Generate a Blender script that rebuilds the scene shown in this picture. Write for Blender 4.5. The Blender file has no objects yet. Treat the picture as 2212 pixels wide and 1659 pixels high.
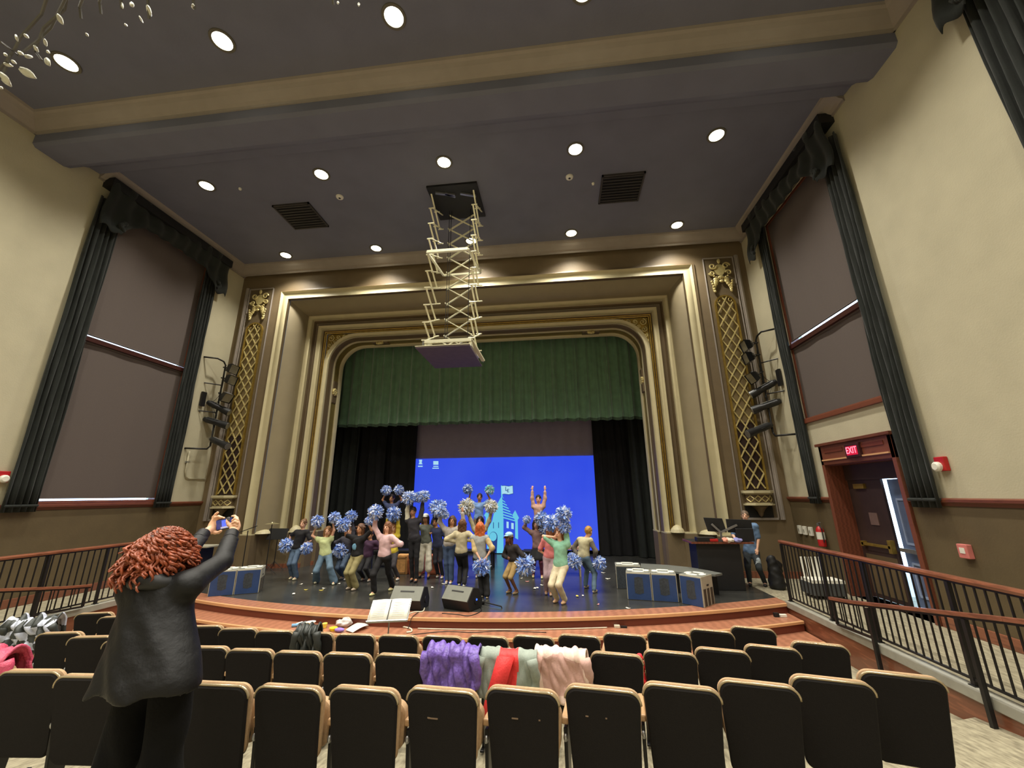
import bpy, bmesh, math, random
import numpy as np
from mathutils import Vector, Matrix, Euler
random.seed(7)
PI = math.pi
SC = bpy.context.scene
COL = SC.collection

# ------------------------------------------------------------------ camera
F_PX, PITCH, YAW, ROLL = 861.2, .2708, .10946, -.0089
IMG_W, IMG_H = 2212, 1659
_fw = Vector((-math.sin(YAW)*math.cos(PITCH), math.cos(YAW)*math.cos(PITCH), math.sin(PITCH)))
_r0 = Vector((math.cos(YAW), math.sin(YAW), 0)); _u0 = _r0.cross(_fw)
_rt = _r0*math.cos(ROLL)+_u0*math.sin(ROLL); _up = _u0*math.cos(ROLL)-_r0*math.sin(ROLL)
cam_d = bpy.data.cameras.new('camera'); cam = bpy.data.objects.new('camera', cam_d); COL.objects.link(cam)
cam.matrix_world = Matrix(((_rt.x, _up.x, -_fw.x, 0), (_rt.y, _up.y, -_fw.y, 0), (_rt.z, _up.z, -_fw.z, 0), (0, 0, 0, 1)))
cam_d.sensor_fit = 'HORIZONTAL'; cam_d.sensor_width = 36; cam_d.lens = F_PX/IMG_W*36
cam_d.clip_start = .05; cam_d.clip_end = 200
SC.camera = cam

def ray(px, py):
    return _fw+_rt*((px-1106)/F_PX)-_up*((py-829.5)/F_PX)
def at(px, py, ax, v):
    """world point seen at a pixel, on the plane axis ax = v (0 x, 1 y, 2 z)"""
    d = ray(px, py); return d*(v/d[ax])

# ------------------------------------------------------------------ world, exposure
w = bpy.data.worlds.new('daylight'); SC.world = w; w.use_nodes = True
bg = w.node_tree.nodes['Background']; bg.inputs[0].default_value = (.45, .68, 1, 1); bg.inputs[1].default_value = 7.0
SC.view_settings.view_transform = 'Standard'; SC.view_settings.look = 'None'
SC.view_settings.gamma = 1; SC.view_settings.use_curve_mapping = False
SC.view_settings.exposure = 0.3
LAMP_W = 660.0        # each ceiling downlight
LAMP_COL = (1.0, .945, .83)

# ------------------------------------------------------------------ room numbers (metres, camera at the origin)
XL, XR, XC, D = -11.02, 6.07, -2.475, 11.75
ZC = 7.93            # ceiling
ZCR = 7.66           # lower edge of the crown
ZS = -2.1            # stage floor and side walkways
ZR = -.16            # chair rail
WL, WR = -9.35, 4.4  # inner edges of the side walkways
AY = 24.0            # centre of the seating and stage arcs
YB = -7.0            # wall behind the camera
def arc_y(x, R): return AY-math.sqrt(max(R*R-(x-XC)**2, .01))
R_LIP = 16.3

# ------------------------------------------------------------------ materials
def lin(c):
    c = c/255.0; return c/12.92 if c <= .04045 else ((c+.055)/1.055)**2.4
def L3(rgb): return tuple(lin(v) for v in rgb)
MATS = {}
def mat(name, rgb, rough=.6, metal=0, scale=6, amt=.12, bump=0, bscale=None, emit=None, estr=0, rgb2=None, kind='noise', stretch=None, coat=0, sheen=0, spec=None):
    if name in MATS: return MATS[name]
    m = bpy.data.materials.new(name); m.use_nodes = True; nt = m.node_tree; N = nt.nodes; Lk = nt.links
    b = N['Principled BSDF']; b.inputs['Roughness'].default_value = rough; b.inputs['Metallic'].default_value = metal
    if coat: b.inputs['Coat Weight'].default_value = coat
    if sheen: b.inputs['Sheen Weight'].default_value = sheen
    if spec is not None: b.inputs['Specular IOR Level'].default_value = spec
    tc = N.new('ShaderNodeTexCoord'); mp = N.new('ShaderNodeMapping'); Lk.new(tc.outputs['Object'], mp.inputs[0])
    if stretch: mp.inputs['Scale'].default_value = stretch
    if kind == 'wave':
        t = N.new('ShaderNodeTexWave'); t.inputs['Scale'].default_value = scale; t.inputs['Distortion'].default_value = 4; t.inputs['Detail'].default_value = 3
    elif kind == 'voronoi':
        t = N.new('ShaderNodeTexVoronoi'); t.inputs['Scale'].default_value = scale
    else:
        t = N.new('ShaderNodeTexNoise'); t.inputs['Scale'].default_value = scale; t.inputs['Detail'].default_value = 5
    Lk.new(mp.outputs[0], t.inputs['Vector'])
    r = N.new('ShaderNodeValToRGB'); c = L3(rgb)
    c2 = L3(rgb2) if rgb2 else tuple(min(1, v*(1+amt)) for v in c); c1 = c if rgb2 else tuple(v*(1-amt) for v in c)
    r.color_ramp.elements[0].position = .3; r.color_ramp.elements[1].position = .7
    r.color_ramp.elements[0].color = (*c1, 1); r.color_ramp.elements[1].color = (*c2, 1)
    Lk.new(t.outputs[0], r.inputs[0]); Lk.new(r.outputs[0], b.inputs['Base Color'])
    if bump:
        t2 = N.new('ShaderNodeTexNoise'); t2.inputs['Scale'].default_value = bscale or scale*6; t2.inputs['Detail'].default_value = 4
        Lk.new(mp.outputs[0], t2.inputs['Vector'])
        bp = N.new('ShaderNodeBump'); bp.inputs['Strength'].default_value = bump; bp.inputs['Distance'].default_value = .02
        Lk.new(t2.outputs[0], bp.inputs['Height']); Lk.new(bp.outputs[0], b.inputs['Normal'])
    if emit:
        b.inputs['Emission Color'].default_value = (*L3(emit), 1); b.inputs['Emission Strength'].default_value = estr
    MATS[name] = m; return m

M_CREAM = mat('cream_plaster', (186, 179, 152), .85, scale=2, amt=.05, bump=.15, bscale=40)
M_DADO = mat('olive_brown_paint', (92, 78, 52), .7, scale=3, amt=.08, bump=.1, bscale=30)
M_CEIL = mat('dark_ceiling_paint', (106, 108, 124), .8, scale=1.5, amt=.06, bump=.1, bscale=25)
M_CROWN = mat('taupe_crown_paint', (146, 137, 128), .6, scale=3, amt=.05)
M_FLANK = mat('umber_wall_paint', (112, 96, 70), .6, scale=3, amt=.06, bump=.1, bscale=20)
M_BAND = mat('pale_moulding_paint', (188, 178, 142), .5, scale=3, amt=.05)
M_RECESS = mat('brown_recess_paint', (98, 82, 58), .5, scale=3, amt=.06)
M_COVE = mat('cove_paint', (138, 126, 98), .55, scale=3, amt=.05)
M_GOLD = mat('antique_gold', (168, 140, 66), .35, .7, scale=10, amt=.2, bump=.2)
M_GOLDP = mat('pale_gold_leaf', (206, 190, 130), .4, .35, scale=10, amt=.2, bump=.2)
M_WOODR = mat('red_brown_wood', (128, 78, 56), .35, scale=3, amt=.18, kind='wave', stretch=(1, 1, 8), coat=.2)
M_WOODL = mat('honey_stair_wood', (164, 110, 84), .35, scale=2, amt=.1, kind='wave', stretch=(1, 6, 1), coat=.2)
M_WOODN = mat('pale_nosing_wood', (206, 158, 112), .35, scale=2, amt=.08)
M_WOODD = mat('dark_riser_wood', (104, 50, 34), .4, scale=2, amt=.12)
M_MAHOG = mat('mahogany_door_trim', (108, 60, 42), .4, scale=4, amt=.15, kind='wave', stretch=(1, 1, 6))
M_STAGE = mat('black_stage_paint', (46, 46, 44), .24, scale=1.2, amt=.0, rgb2=(66, 66, 62), bump=.08, bscale=8, spec=.5)
M_CARPET = mat('flecked_carpet', (118, 110, 90), .95, scale=30, rgb2=(168, 160, 134), stretch=(1, .25, 1), bump=.3, bscale=120)
M_CURB = mat('grey_curb_edge', (150, 148, 136), .5, scale=8, amt=.1)
M_IRON = mat('black_iron', (34, 33, 33), .45, .3, scale=10, amt=.1)
M_BLACK = mat('matte_black', (18, 18, 19), .6, scale=10, amt=.2)
M_VELVET = mat('green_black_velvet', (24, 29, 25), .9, scale=5, amt=.25, sheen=.1, bump=.1)
M_VALANCE = mat('green_velvet', (88, 124, 94), .7, scale=4, amt=.18, sheen=.6, bump=.15)
M_SHADE = mat('brown_roller_shade', (92, 82, 77), .9, scale=60, amt=.05)
M_BLKCURT = mat('black_masking_curtain', (14, 14, 17), .95, scale=5, amt=.3)
M_GREYCYC = mat('mauve_grey_screen', (150, 140, 158), .9, scale=4, amt=.05)
M_WHITE = mat('white_paint', (224, 222, 208), .5, scale=8, amt=.04)
M_LIFT = mat('cream_white_metal', (226, 222, 190), .35, .1, scale=10, amt=.04)
M_SILVER = mat('brushed_silver', (170, 172, 174), .3, .8, scale=20, amt=.08)
M_RED = mat('red_enamel', (176, 30, 30), .4, scale=8, amt=.08)
M_DAYGLASS = bpy.data.materials.new('window_glass'); M_DAYGLASS.use_nodes = True
_b = M_DAYGLASS.node_tree.nodes['Principled BSDF']; _b.inputs['Transmission Weight'].default_value = 1; _b.inputs['Roughness'].default_value = .02; _b.inputs['IOR'].default_value = 1.02

# ------------------------------------------------------------------ mesh building
class MB:
    def __init__(s): s.v = []; s.f = []; s.mi = []; s.cur = 0
    def add(s, vs, fs):
        o = len(s.v); s.v += [tuple(p) for p in vs]; s.f += [tuple(i+o for i in f) for f in fs]; s.mi += [s.cur]*len(fs); return s
    def box(s, a, b):
        x0, x1 = sorted((a[0], b[0])); y0, y1 = sorted((a[1], b[1])); z0, z1 = sorted((a[2], b[2]))
        return s.add([(x0, y0, z0), (x1, y0, z0), (x1, y1, z0), (x0, y1, z0), (x0, y0, z1), (x1, y0, z1), (x1, y1, z1), (x0, y1, z1)],
                     [(0, 3, 2, 1), (4, 5, 6, 7), (0, 1, 5, 4), (1, 2, 6, 5), (2, 3, 7, 6), (3, 0, 4, 7)])
    def obox(s, c, X, Y, Z):   # oriented box: centre and three half-extent vectors
        c, X, Y, Z = map(Vector, (c, X, Y, Z)); vs = []
        for k in (-1, 1):
            for (i, j) in ((-1, -1), (1, -1), (1, 1), (-1, 1)): vs.append(c+X*i+Y*j+Z*k)
        return s.add(vs, [(0, 3, 2, 1), (4, 5, 6, 7), (0, 1, 5, 4), (1, 2, 6, 5), (2, 3, 7, 6), (3, 0, 4, 7)])
    def bar(s, a, b, wd, dp, up=(0, 0, 1)):
        a, b, up = Vector(a), Vector(b), Vector(up); d = (b-a); n = d.normalized()
        x = n.cross(up)
        if x.length < 1e-4: x = n.cross(Vector((1, 0, 0)))
        x.normalize(); y = x.cross(n)
        return s.obox((a+b)/2, x*wd/2, y*dp/2, d/2)
    def cyl(s, a, b, r0, r1=None, n=12, caps=True):
        r1 = r0 if r1 is None else r1; a, b = Vector(a), Vector(b); d = (b-a).normalized()
        x = d.orthogonal().normalized(); y = d.cross(x); vs = []
        for (p, r) in ((a, r0), (b, r1)):
            for i in range(n): t = 2*PI*i/n; vs.append(p+(x*math.cos(t)+y*math.sin(t))*r)
        fs = [(i, (i+1) % n, n+(i+1) % n, n+i) for i in range(n)]
        if caps: fs += [tuple(range(n))[::-1], tuple(range(n, 2*n))]
        return s.add(vs, fs)
    def tube(s, pts, r, n=8, caps=True):
        pts = [Vector(p) for p in pts]; m = len(pts); rr = r if isinstance(r, (list, tuple)) else [r]*m
        d0 = (pts[1]-pts[0]).normalized(); x = d0.orthogonal().normalized(); vs = []
        for i, p in enumerate(pts):
            d = (pts[min(i+1, m-1)]-pts[max(i-1, 0)]).normalized(); x = (x-d*x.dot(d)).normalized(); y = d.cross(x)
            for k in range(n): t = 2*PI*k/n; vs.append(p+(x*math.cos(t)+y*math.sin(t))*rr[i])
        fs = [(i*n+k, i*n+(k+1) % n, (i+1)*n+(k+1) % n, (i+1)*n+k) for i in range(m-1) for k in range(n)]
        if caps: fs += [tuple(range(n))[::-1], tuple(range((m-1)*n, m*n))]
        return s.add(vs, fs)
    def ball(s, c, r, nu=12, nv=8, R=None):
        c = Vector(c); r = Vector(r) if not isinstance(r, (int, float)) else Vector((r, r, r)); vs = []; R = R or Matrix.Identity(3)
        vs.append(c+R@Vector((0, 0, r.z)))
        for j in range(1, nv):
            a = PI*j/nv
            for i in range(nu): t = 2*PI*i/nu; vs.append(c+R@Vector((r.x*math.sin(a)*math.cos(t), r.y*math.sin(a)*math.sin(t), r.z*math.cos(a))))
        vs.append(c+R@Vector((0, 0, -r.z))); e = len(vs)-1
        fs = [(0, 1+i, 1+(i+1) % nu) for i in range(nu)]
        for j in range(nv-2):
            for i in range(nu): p = 1+j*nu; fs.append((p+i, p+nu+i, p+nu+(i+1) % nu, p+(i+1) % nu))
        p = 1+(nv-2)*nu; fs += [(p+i, e, p+(i+1) % nu) for i in range(nu)]
        return s.add(vs, fs)
    def lathe(s, c, prof, n=20, axis=2):
        c = Vector(c); vs = []
        for (r, h) in prof:
            for i in range(n):
                t = 2*PI*i/n; p = [r*math.cos(t), r*math.sin(t), h]
                if axis == 1: p = [p[0], p[2], p[1]]
                if axis == 0: p = [p[2], p[0], p[1]]
                vs.append(c+Vector(p))
        m = len(prof); fs = [(i*n+k, i*n+(k+1) % n, (i+1)*n+(k+1) % n, (i+1)*n+k) for i in range(m-1) for k in range(n)]
        fs += [tuple(range(n))[::-1], tuple(range((m-1)*n, m*n))]
        return s.add(vs, fs)
    def prism(s, poly, ax, a, b):
        """extrude a 2D polygon along axis ax from a to b"""
        def P(u, v, t): return [(t, u, v), (u, t, v), (u, v, t)][ax]
        n = len(poly); vs = [P(u, v, a) for u, v in poly]+[P(u, v, b) for u, v in poly]
        fs = [tuple(range(n))[::-1], tuple(range(n, 2*n))]+[(i, (i+1) % n, n+(i+1) % n, n+i) for i in range(n)]
        return s.add(vs, fs)
    def grid(s, rows, closed=False):
        n = len(rows[0]); m = len(rows); vs = [p for r in rows for p in r]
        fs = [(i*n+k, i*n+(k+1) % n, (i+1)*n+(k+1) % n, (i+1)*n+k) for i in range(m-1) for k in range(n if closed else n-1)]
        return s.add(vs, fs)
    def build(s, name, m, parent=None, smooth=None, origin=None, solid=0, bevel=0, sub=0):
        me = bpy.data.meshes.new(name)
        if origin is None:
            q = parent
            while q is not None and '_org' not in q: q = q.parent
            origin = Vector(q['_org']) if q is not None else Vector((0, 0, 0))
        else: origin = Vector(origin)
        vs = [tuple(Vector(p)-origin) for p in s.v]; me.from_pydata(vs, [], s.f); me.update()
        bm = bmesh.new(); bm.from_mesh(me); bmesh.ops.recalc_face_normals(bm, faces=bm.faces); bm.to_mesh(me); bm.free()
        for mm in (m if isinstance(m, (list, tuple)) else [m]): me.materials.append(mm)
        if any(s.mi):
            for i, p in enumerate(me.polygons): p.material_index = s.mi[i]
        o = bpy.data.objects.new(name, me); COL.objects.link(o)
        if parent is not None: o.parent = parent
        elif origin.length > 0: o.location = origin
        if solid: md = o.modifiers.new('thickness', 'SOLIDIFY'); md.thickness = solid; md.offset = 0
        if bevel: md = o.modifiers.new('bevel', 'BEVEL'); md.width = bevel; md.segments = 2; md.limit_method = 'ANGLE'
        if sub: md = o.modifiers.new('subd', 'SUBSURF'); md.levels = sub; md.render_levels = sub
        if smooth is not None and smooth is not False:
            me.polygons.foreach_set('use_smooth', [True]*len(me.polygons))
            if smooth is not True: me.set_sharp_from_angle(angle=math.radians(smooth))
        return o

def tag(o, label=None, cat=None, group=None, kind=None):
    if label: o['label'] = label
    if cat: o['category'] = cat
    if group: o['group'] = group
    if kind: o['kind'] = kind
    return o
def thing(name, label, cat, loc=(0, 0, 0), rotz=0, group=None, local=False):
    """Empty at the base of a thing. local=False: parts are given in world coordinates (rotz must be 0)"""
    o = bpy.data.objects.new(name, None); COL.objects.link(o); o.empty_display_size = .1
    o.location = loc; o.rotation_euler = (0, 0, rotz); o['_org'] = (0., 0., 0.) if local else tuple(float(v) for v in loc)
    return tag(o, label, cat, group)
def struct(name, b, m, parent=None, **k):
    o = b.build(name, m, parent, **k)
    if parent is None: o['kind'] = 'structure'
    return o
def kids_of(o): return [c for c in bpy.data.objects if c.parent == o]
def dup(root, loc=None, rotz=None, label=None, group=None, rot=None):
    def cp(o, par):
        c = o.copy(); COL.objects.link(c); c.parent = par
        for ch in CH[o.name]: cp(ch, c)
        return c
    CH = {}
    def scan(o):
        CH[o.name] = list(o.children)
        for ch in CH[o.name]: scan(ch)
    scan(root); r = cp(root, None)
    if loc is not None: r.location = loc
    if rotz is not None: r.rotation_euler = (0, 0, rotz)
    if rot is not None: r.rotation_euler = rot
    if label: r['label'] = label
    if group: r['group'] = group
    return r
# ================================================================== THE SETTING
# ---- seating floor: stepped arcs
b = MB()
lev = [(33, -.95), (21.5, -2.12), (19.6, -2.36), (19.6, -2.44), (18.75, -2.5), (18.75, -2.58), (14.6, -2.6)]
xs = [WL+(WR-WL)*i/48 for i in range(49)]
b.grid([[(x, arc_y(x, R), z) for x in xs] for R, z in lev])
struct('floor', b, M_CARPET)
# ---- side walkways, level with the stage
for nm, x0, x1 in (('left', XL-.1, WL), ('right', WR, XR+.1)):
    b = MB(); b.box((x0, YB, ZS-.9), (x1, 9.25, ZS)); b.box((x0, 9.25, ZS-.9), (x1, D+.3, ZS-.001))
    o = struct('floor_walkway_'+nm, b, M_CARPET)
    sx = 1 if nm == 'right' else -1; xe = x0 if nm == 'right' else x1
    b = MB(); b.box((xe-sx*.02, YB, ZS-.9), (xe+sx*.02, 9.25, ZS-.07)); struct('trim_1' if nm == 'left' else 'trim_2', b, M_WOODR)
    b = MB(); b.box((xe-sx*.05, YB, ZS-.07), (xe+sx*.10, 9.25, ZS+.045)); struct('trim_3' if nm == 'left' else 'trim_4', b, M_CURB, bevel=.01)
# ---- stage: black floor with a wooden nosing and two wooden steps
def arc_slab(b, R0, R1, z0, z1, xa, xb, n=60):
    """solid between arcs R0 (front, larger) and R1 (rear)"""
    X = [xa+(xb-xa)*i/n for i in range(n+1)]
    b.grid([[(x, arc_y(x, R0), z0) for x in X], [(x, arc_y(x, R0), z1) for x in X], [(x, arc_y(x, R1), z1) for x in X], [(x, arc_y(x, R1), z0) for x in X]])
    for x in (xa, xb): b.add([(x, arc_y(x, R0), z0), (x, arc_y(x, R0), z1), (x, arc_y(x, R1), z1), (x, arc_y(x, R1), z0)], [(0, 1, 2, 3)])
b = MB(); X = [WL+(WR-WL)*i/60 for i in range(61)]
b.grid([[(x, arc_y(x, R_LIP-.42), ZS) for x in X], [(x, 12.0, ZS) for x in X]])
b.add([(-9.2, 12, ZS), (4.2, 12, ZS), (4.2, 19, ZS), (-9.2, 19, ZS)], [(0, 1, 2, 3)])
struct('floor_stage', b, M_STAGE)
b = MB(); arc_slab(b, R_LIP-.05, R_LIP-.42, ZS-.03, ZS+.004, WL, WR); struct('trim_5', b, M_WOODL)
b = MB(); arc_slab(b, R_LIP, R_LIP-.05, ZS-.045, ZS+.006, WL, WR); struct('trim_6', b, M_WOODN, bevel=.006)
b = MB(); arc_slab(b, R_LIP-.02, R_LIP-.06, ZS-.5, ZS-.045, WL, WR); struct('trim_7', b, M_WOODD)
for k, (R, z) in enumerate(((R_LIP+.47, ZS-.165), (R_LIP+.98, ZS-.33))):
    b = MB(); arc_slab(b, R-.05, R-.55, z-.03, z, WL+.05, WR-.05); struct('trim_%d' % (8+3*k), b, M_WOODL)
    b = MB(); arc_slab(b, R, R-.05, z-.04, z+.002, WL+.05, WR-.05); struct('trim_%d' % (9+3*k), b, M_WOODN, bevel=.006)
    b = MB(); arc_slab(b, R-.02, R-.06, z-.3, z-.04, WL+.05, WR-.05); struct('trim_%d' % (10+3*k), b, M_WOODD)

# ---- ceiling: two coffers and the beam between them
b = MB(); b.box((XL-.2, YB-.2, ZC), (XR+.2, D+3, ZC+.1))
struct('ceiling', b, M_CEIL)
b = MB(); b.prism([(5.72, ZC), (5.72, 7.42), (5.78, 7.36), (6.3, 7.36), (6.42, 7.42), (6.62, 7.66), (6.74, 7.74), (6.96, 7.76), (6.96, ZC)], 0, XL, XR)
struct('ceiling_beam', b, M_CEIL)
def crown_prof(sx):   # distance from wall, z
    return [(0, ZCR-.03), (.03, ZCR-.03), (.04, ZCR+.02), (.10, ZCR+.05), (.20, ZCR+.14), (.25, ZCR+.2), (.30, ZCR+.22), (.32, ZC), (0, ZC)]
n = 14
b = MB(); b.prism([(5.72-d, z) for d, z in crown_prof(1)], 0, XL, XR); struct('trim_20', b, M_CROWN)
b = MB(); b.prism([(D-.12-d, z) for d, z in crown_prof(1)], 0, XL, XR); struct('trim_21', b, M_CROWN)
for k, (xw, sx) in enumerate(((XL, 1), (XR, -1))):
    for j, (y0, y1) in enumerate(((YB, 5.72), (6.96, D))):
        b = MB(); b.prism([(xw+sx*d, z) for d, z in crown_prof(1)], 1, y0, y1)
        struct('trim_%d' % (22+2*k+j), b, M_CROWN)

# ---- side walls with openings (window openings and the door opening)
def wall_x(name, x, th, y0, y1, z0, z1, holes, m):
    """wall in plane x, thickness th outward, rectangular holes (ya,yb,za,zb)"""
    ys = sorted({y0, y1, *[h[0] for h in holes], *[h[1] for h in holes]}); zs = sorted({z0, z1, *[h[2] for h in holes], *[h[3] for h in holes]})
    ys = [v for v in ys if y0 <= v <= y1]; zs = [v for v in zs if z0 <= v <= z1]; b = MB()
    for i in range(len(ys)-1):
        for j in range(len(zs)-1):
            cy, cz = (ys[i]+ys[i+1])/2, (zs[j]+zs[j+1])/2
            if any(h[0] < cy < h[1] and h[2] < cz < h[3] for h in holes): continue
            b.box((x, ys[i], zs[j]), (x+th, ys[i+1], zs[j+1]))
    return struct(name, b, m)
winL = (7.6, 10.3, -.06, 7.25); winR = (7.82, 10.4, 1.72, 7.25); winR2 = (2.0, 4.4, 1.72, 7.25); doorR = (8.02, 9.93, ZS, .58)
wall_x('wall_left', XL, -.35, YB, D+.3, ZR, ZC, [winL], M_CREAM)
wall_x('wall_left_dado', XL, -.35, YB, D+.3, ZS-.6, ZR, [], M_DADO)
wall_x('wall_right', XR, .35, YB, D+.3, ZR, ZC, [winR, winR2, doorR], M_CREAM)
wall_x('wall_right_dado', XR, .35, YB, D+.3, ZS-.6, ZR, [doorR], M_DADO)
b = MB(); b.box((XL-.3, YB-.3, -3), (XR+.3, YB, ZC)); struct('wall_back', b, M_CREAM)
# chair rails and baseboards
RP = [(0, ZR-.07), (.015, ZR-.07), (.03, ZR-.03), (.055, ZR-.01), (.06, ZR+.03), (.03, ZR+.05), (0, ZR+.05)]
b = MB(); b.prism([(XL+d, z) for d, z in RP], 1, YB, D); struct('trim_30', b, M_MAHOG)
b = MB(); b.prism([(XR-d, z) for d, z in RP], 1, YB, doorR[0]-.1); struct('trim_31', b, M_MAHOG)
b = MB(); b.prism([(XR-d, z) for d, z in RP], 1, doorR[1]+.1, D); struct('trim_32', b, M_MAHOG)
b = MB(); b.box((XL, YB, ZS), (XL+.03, D, ZS+.17)); struct('baseboard_left', b, M_WOODR, bevel=.008)
b = MB(); b.box((XR, YB, ZS), (XR-.03, doorR[0]-.1, ZS+.17)); struct('baseboard_right', b, M_WOODR, bevel=.008)

# ---- windows: frame, sill, mid rail, glass, shades; curtains as things
def window(n, xw, sx, hole, zmid, curt, slit):
    y0, y1, z0, z1 = hole
    b = MB(); f = .06
    for (a, c) in (((y0, z0), (y0+f, z1)), ((y1-f, z0), (y1, z1)), ((y0, z1-f), (y1, z1)), ((y0, z0), (y1, z0+f*.3))):
        b.box((xw+.02*-sx, a[0], a[1]), (xw-.22*sx, c[0], c[1]))
    b.box((xw-.10*sx, y0, zmid-.08), (xw-.22*sx, y1, zmid+.03))
    w_ = struct('window_%d' % n, b, M_MAHOG)
    b = MB(); b.box((xw+.05*sx, y0-.05, z0-.09), (xw-.1*sx, y1+.05, z0)); b.build('window_sill', M_MAHOG, w_, bevel=.01)
    b = MB(); b.box((xw-.16*sx, y0+f, z0), (xw-.165*sx, y1-f, z1-f)); b.build('window_pane', M_DAYGLASS, w_)
    # the two roller shades with a glazing slit left at the middle
    s = slit
    b = MB(); rows = []
    for i in range(25):
        y = y0+(y1-y0)*i/24; rows.append([(xw-(.05+.006*math.sin(i*.9))*sx, y, zz) for zz in (zmid+s, z1)])
    b.grid(rows); b.cyl((xw-.05*sx, y0, zmid+s), (xw-.05*sx, y1, zmid+s), .018); b.build('roller_shade', M_SHADE, w_, solid=.004)
    b = MB(); rows = []
    for i in range(25):
        y = y0+(y1-y0)*i/24; rows.append([(xw-(.05+.006*math.sin(i*.7+1))*sx, y, zz) for zz in (z0+(.06 if n == 1 else .01), zmid-.09)])
    b.grid(rows); b.cyl((xw-.05*sx, y0, zmid-.09), (xw-.05*sx, y1, zmid-.09), .02); b.build('roller_shade', M_SHADE, w_, solid=.004)
    b = MB(); b.box((xw-.06*sx, y0, zmid-.08), (xw+.03*sx, y1, zmid+.03)); b.build('mid_rail', mat('dark_window_rail', (62, 30, 26), .35), w_)
    if n == 2:
        b = MB(); b.box((xw+.06*sx, y0, z0-.12), (xw-.02*sx, y1, z0-.02)); b.build('apron', M_MAHOG, w_, bevel=.01)
    # curtains
    for (ya, yb, lab, ztop) in curt:
        t = thing('curtain', lab, 'curtain', (xw+.14*sx, (ya+yb)/2, ZR-.12), group=None)
        b = MB(); m = 60; rows = []
        for zi in range(15):
            z = (ZR-.10)+(ztop-(ZR-.10))*zi/14; row = []
            for i in range(m+1):
                u = i/m; y = ya+(yb-ya)*u; pin = 1
                d = .085+.045*math.sin(u*PI*10+math.sin(zi*.5)*.4)+.015*math.sin(u*PI*23+zi)
                row.append((xw+sx*d, y, z))
            rows.append(row)
        b.grid(rows); b.build('drape', M_VELVET, t, smooth=True, solid=.012)
        b = MB(); b.box((xw+sx*.02, ya+.01, ZR+.0), (xw+sx*.15, yb-.01, ZR+.05)); b.build('hem_band', M_VELVET, t, bevel=.02)
window(1, XL, 1, winL, 3.7, [(7.05, 7.62, 'tall dark green drape on left wall, at near side of its window', 7.2), (10.15, 10.63, 'tall dark green drape on left wall, beside the stage light pipe', 7.2)], .10)
window(2, XR, -1, winR, 3.6, [(7.27, 7.83, 'tall dark green drape on right wall between strobe and doorway', 7.2), (10.3, 10.68, 'narrow dark green drape on right wall beyond the doorway', 7.2)], .14)
window(3, XR, -1, winR2, 3.6, [(4.2, 4.76, 'dark green drape at top right corner on right wall', 7.2)], .05)
# valances
def valance(xw, sx, y0, y1, lab):
    t = thing('valance', lab, 'valance', (xw, (y0+y1)/2, 6.4))
    b = MB(); m = 100; rows = []
    def low(u):
        e = min(u, 1-u)
        if e < .12: return 6.42-.0*e+.05*math.sin(e*60)
        return 6.42+(.62)*min(1, ((e-.12)/.14))**.6-.06*math.sin((u-.5)*PI*2)**2
    for k in range(9):
        row = []
        for i in range(m+1):
            u = i/m; zt = 7.72; zl = low(u); z = zt+(zl-zt)*k/8
            row.append((xw+sx*(.24+.03*math.sin(u*60)+.05*math.sin(k*.8+u*9)), y0+(y1-y0)*u, z))
        rows.append(row)
    b.grid(rows); b.build('swag', M_VELVET, t, smooth=True, solid=.015)
    b = MB(); b.box((xw, y0, 7.5), (xw+sx*.3, y1, 7.74)); b.build('pelmet_board', M_BLACK, t)
    for yy, s2 in ((y0+.45, 1), (y1-.35, -1)):
        b = MB()
        for q in range(7):
            b.ball((xw+sx*(.3), yy+s2*(.04*math.cos(q)), 6.75-.035*q), (.05, .07-.005*q, .05), 8, 6)
        b.build('rosette', M_VELVET, t, smooth=True)
valance(XL, 1, 7.08, 10.86, 'dark swagged valance over the window on the left wall')
valance(XR, -1, 7.32, 11.0, 'dark swagged valance over the window above the exit doorway')
valance(XR, -1, 1.6, 4.92, 'dark swagged valance cut off by the top right corner')

# ---- doorway on the right: deep panelled recess, leaf ajar onto daylight
y0, y1, z0, z1 = doorR
b = MB(); fx = XR-.06
b.box((fx, y0-.09, ZS), (XR+.02, y0, 1.05)); b.box((fx, y1, ZS), (XR+.02, y1+.09, 1.05))
b.box((fx, y0-.09, z1), (XR+.02, y1+.09, 1.0)); b.box((fx-.05, y0-.13, 1.0), (XR+.02, y1+.13, 1.06))
dr = struct('door_1', b, M_MAHOG, bevel=.008)
b = MB()
for (ya, yb) in ((y0+.1, (y0+y1)/2-.2), ((y0+y1)/2+.25, y1-.1)):
    b.box((fx-.012, ya, z1+.26), (fx+.01, yb, z1+.34))
b.build('header_recess', M_WOODD, dr)
b = MB(); b.box((fx-.03, y0, z1+.09), (fx+.01, y1, z1+.12)); b.build('header_bead', M_WOODN, dr)
RX = XR+.40
b = MB(); b.box((XR-.02, y1-.02, ZS), (RX, y1+.02, z1)); b.box((XR-.02, y0-.02, ZS), (RX, y0+.02, z1)); b.build('door_reveal', M_MAHOG, dr)
b = MB(); b.box((XR-.0, y0-.01, z1-.02), (RX, y1+.01, z1+.1)); b.build('door_soffit', M_WOODD, dr)
b = MB(); b.box((XR, y0, ZS-.05), (RX+3, y1, ZS+.0)); b.build('threshold', M_CARPET, dr)
ym = 8.97
b = MB(); b.box((RX-.1, y0, .24), (RX-.02, y1, z1)); b.build('transom_panel', mat('dark_door', (58, 42, 38), .5), dr)
lf = MB(); lf.box((RX-.07, ym, ZS+.02), (RX-.02, y1-.01, .24)); lf = lf.build('door_leaf', mat('dark_door', (58, 42, 38), .5), dr)
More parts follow.
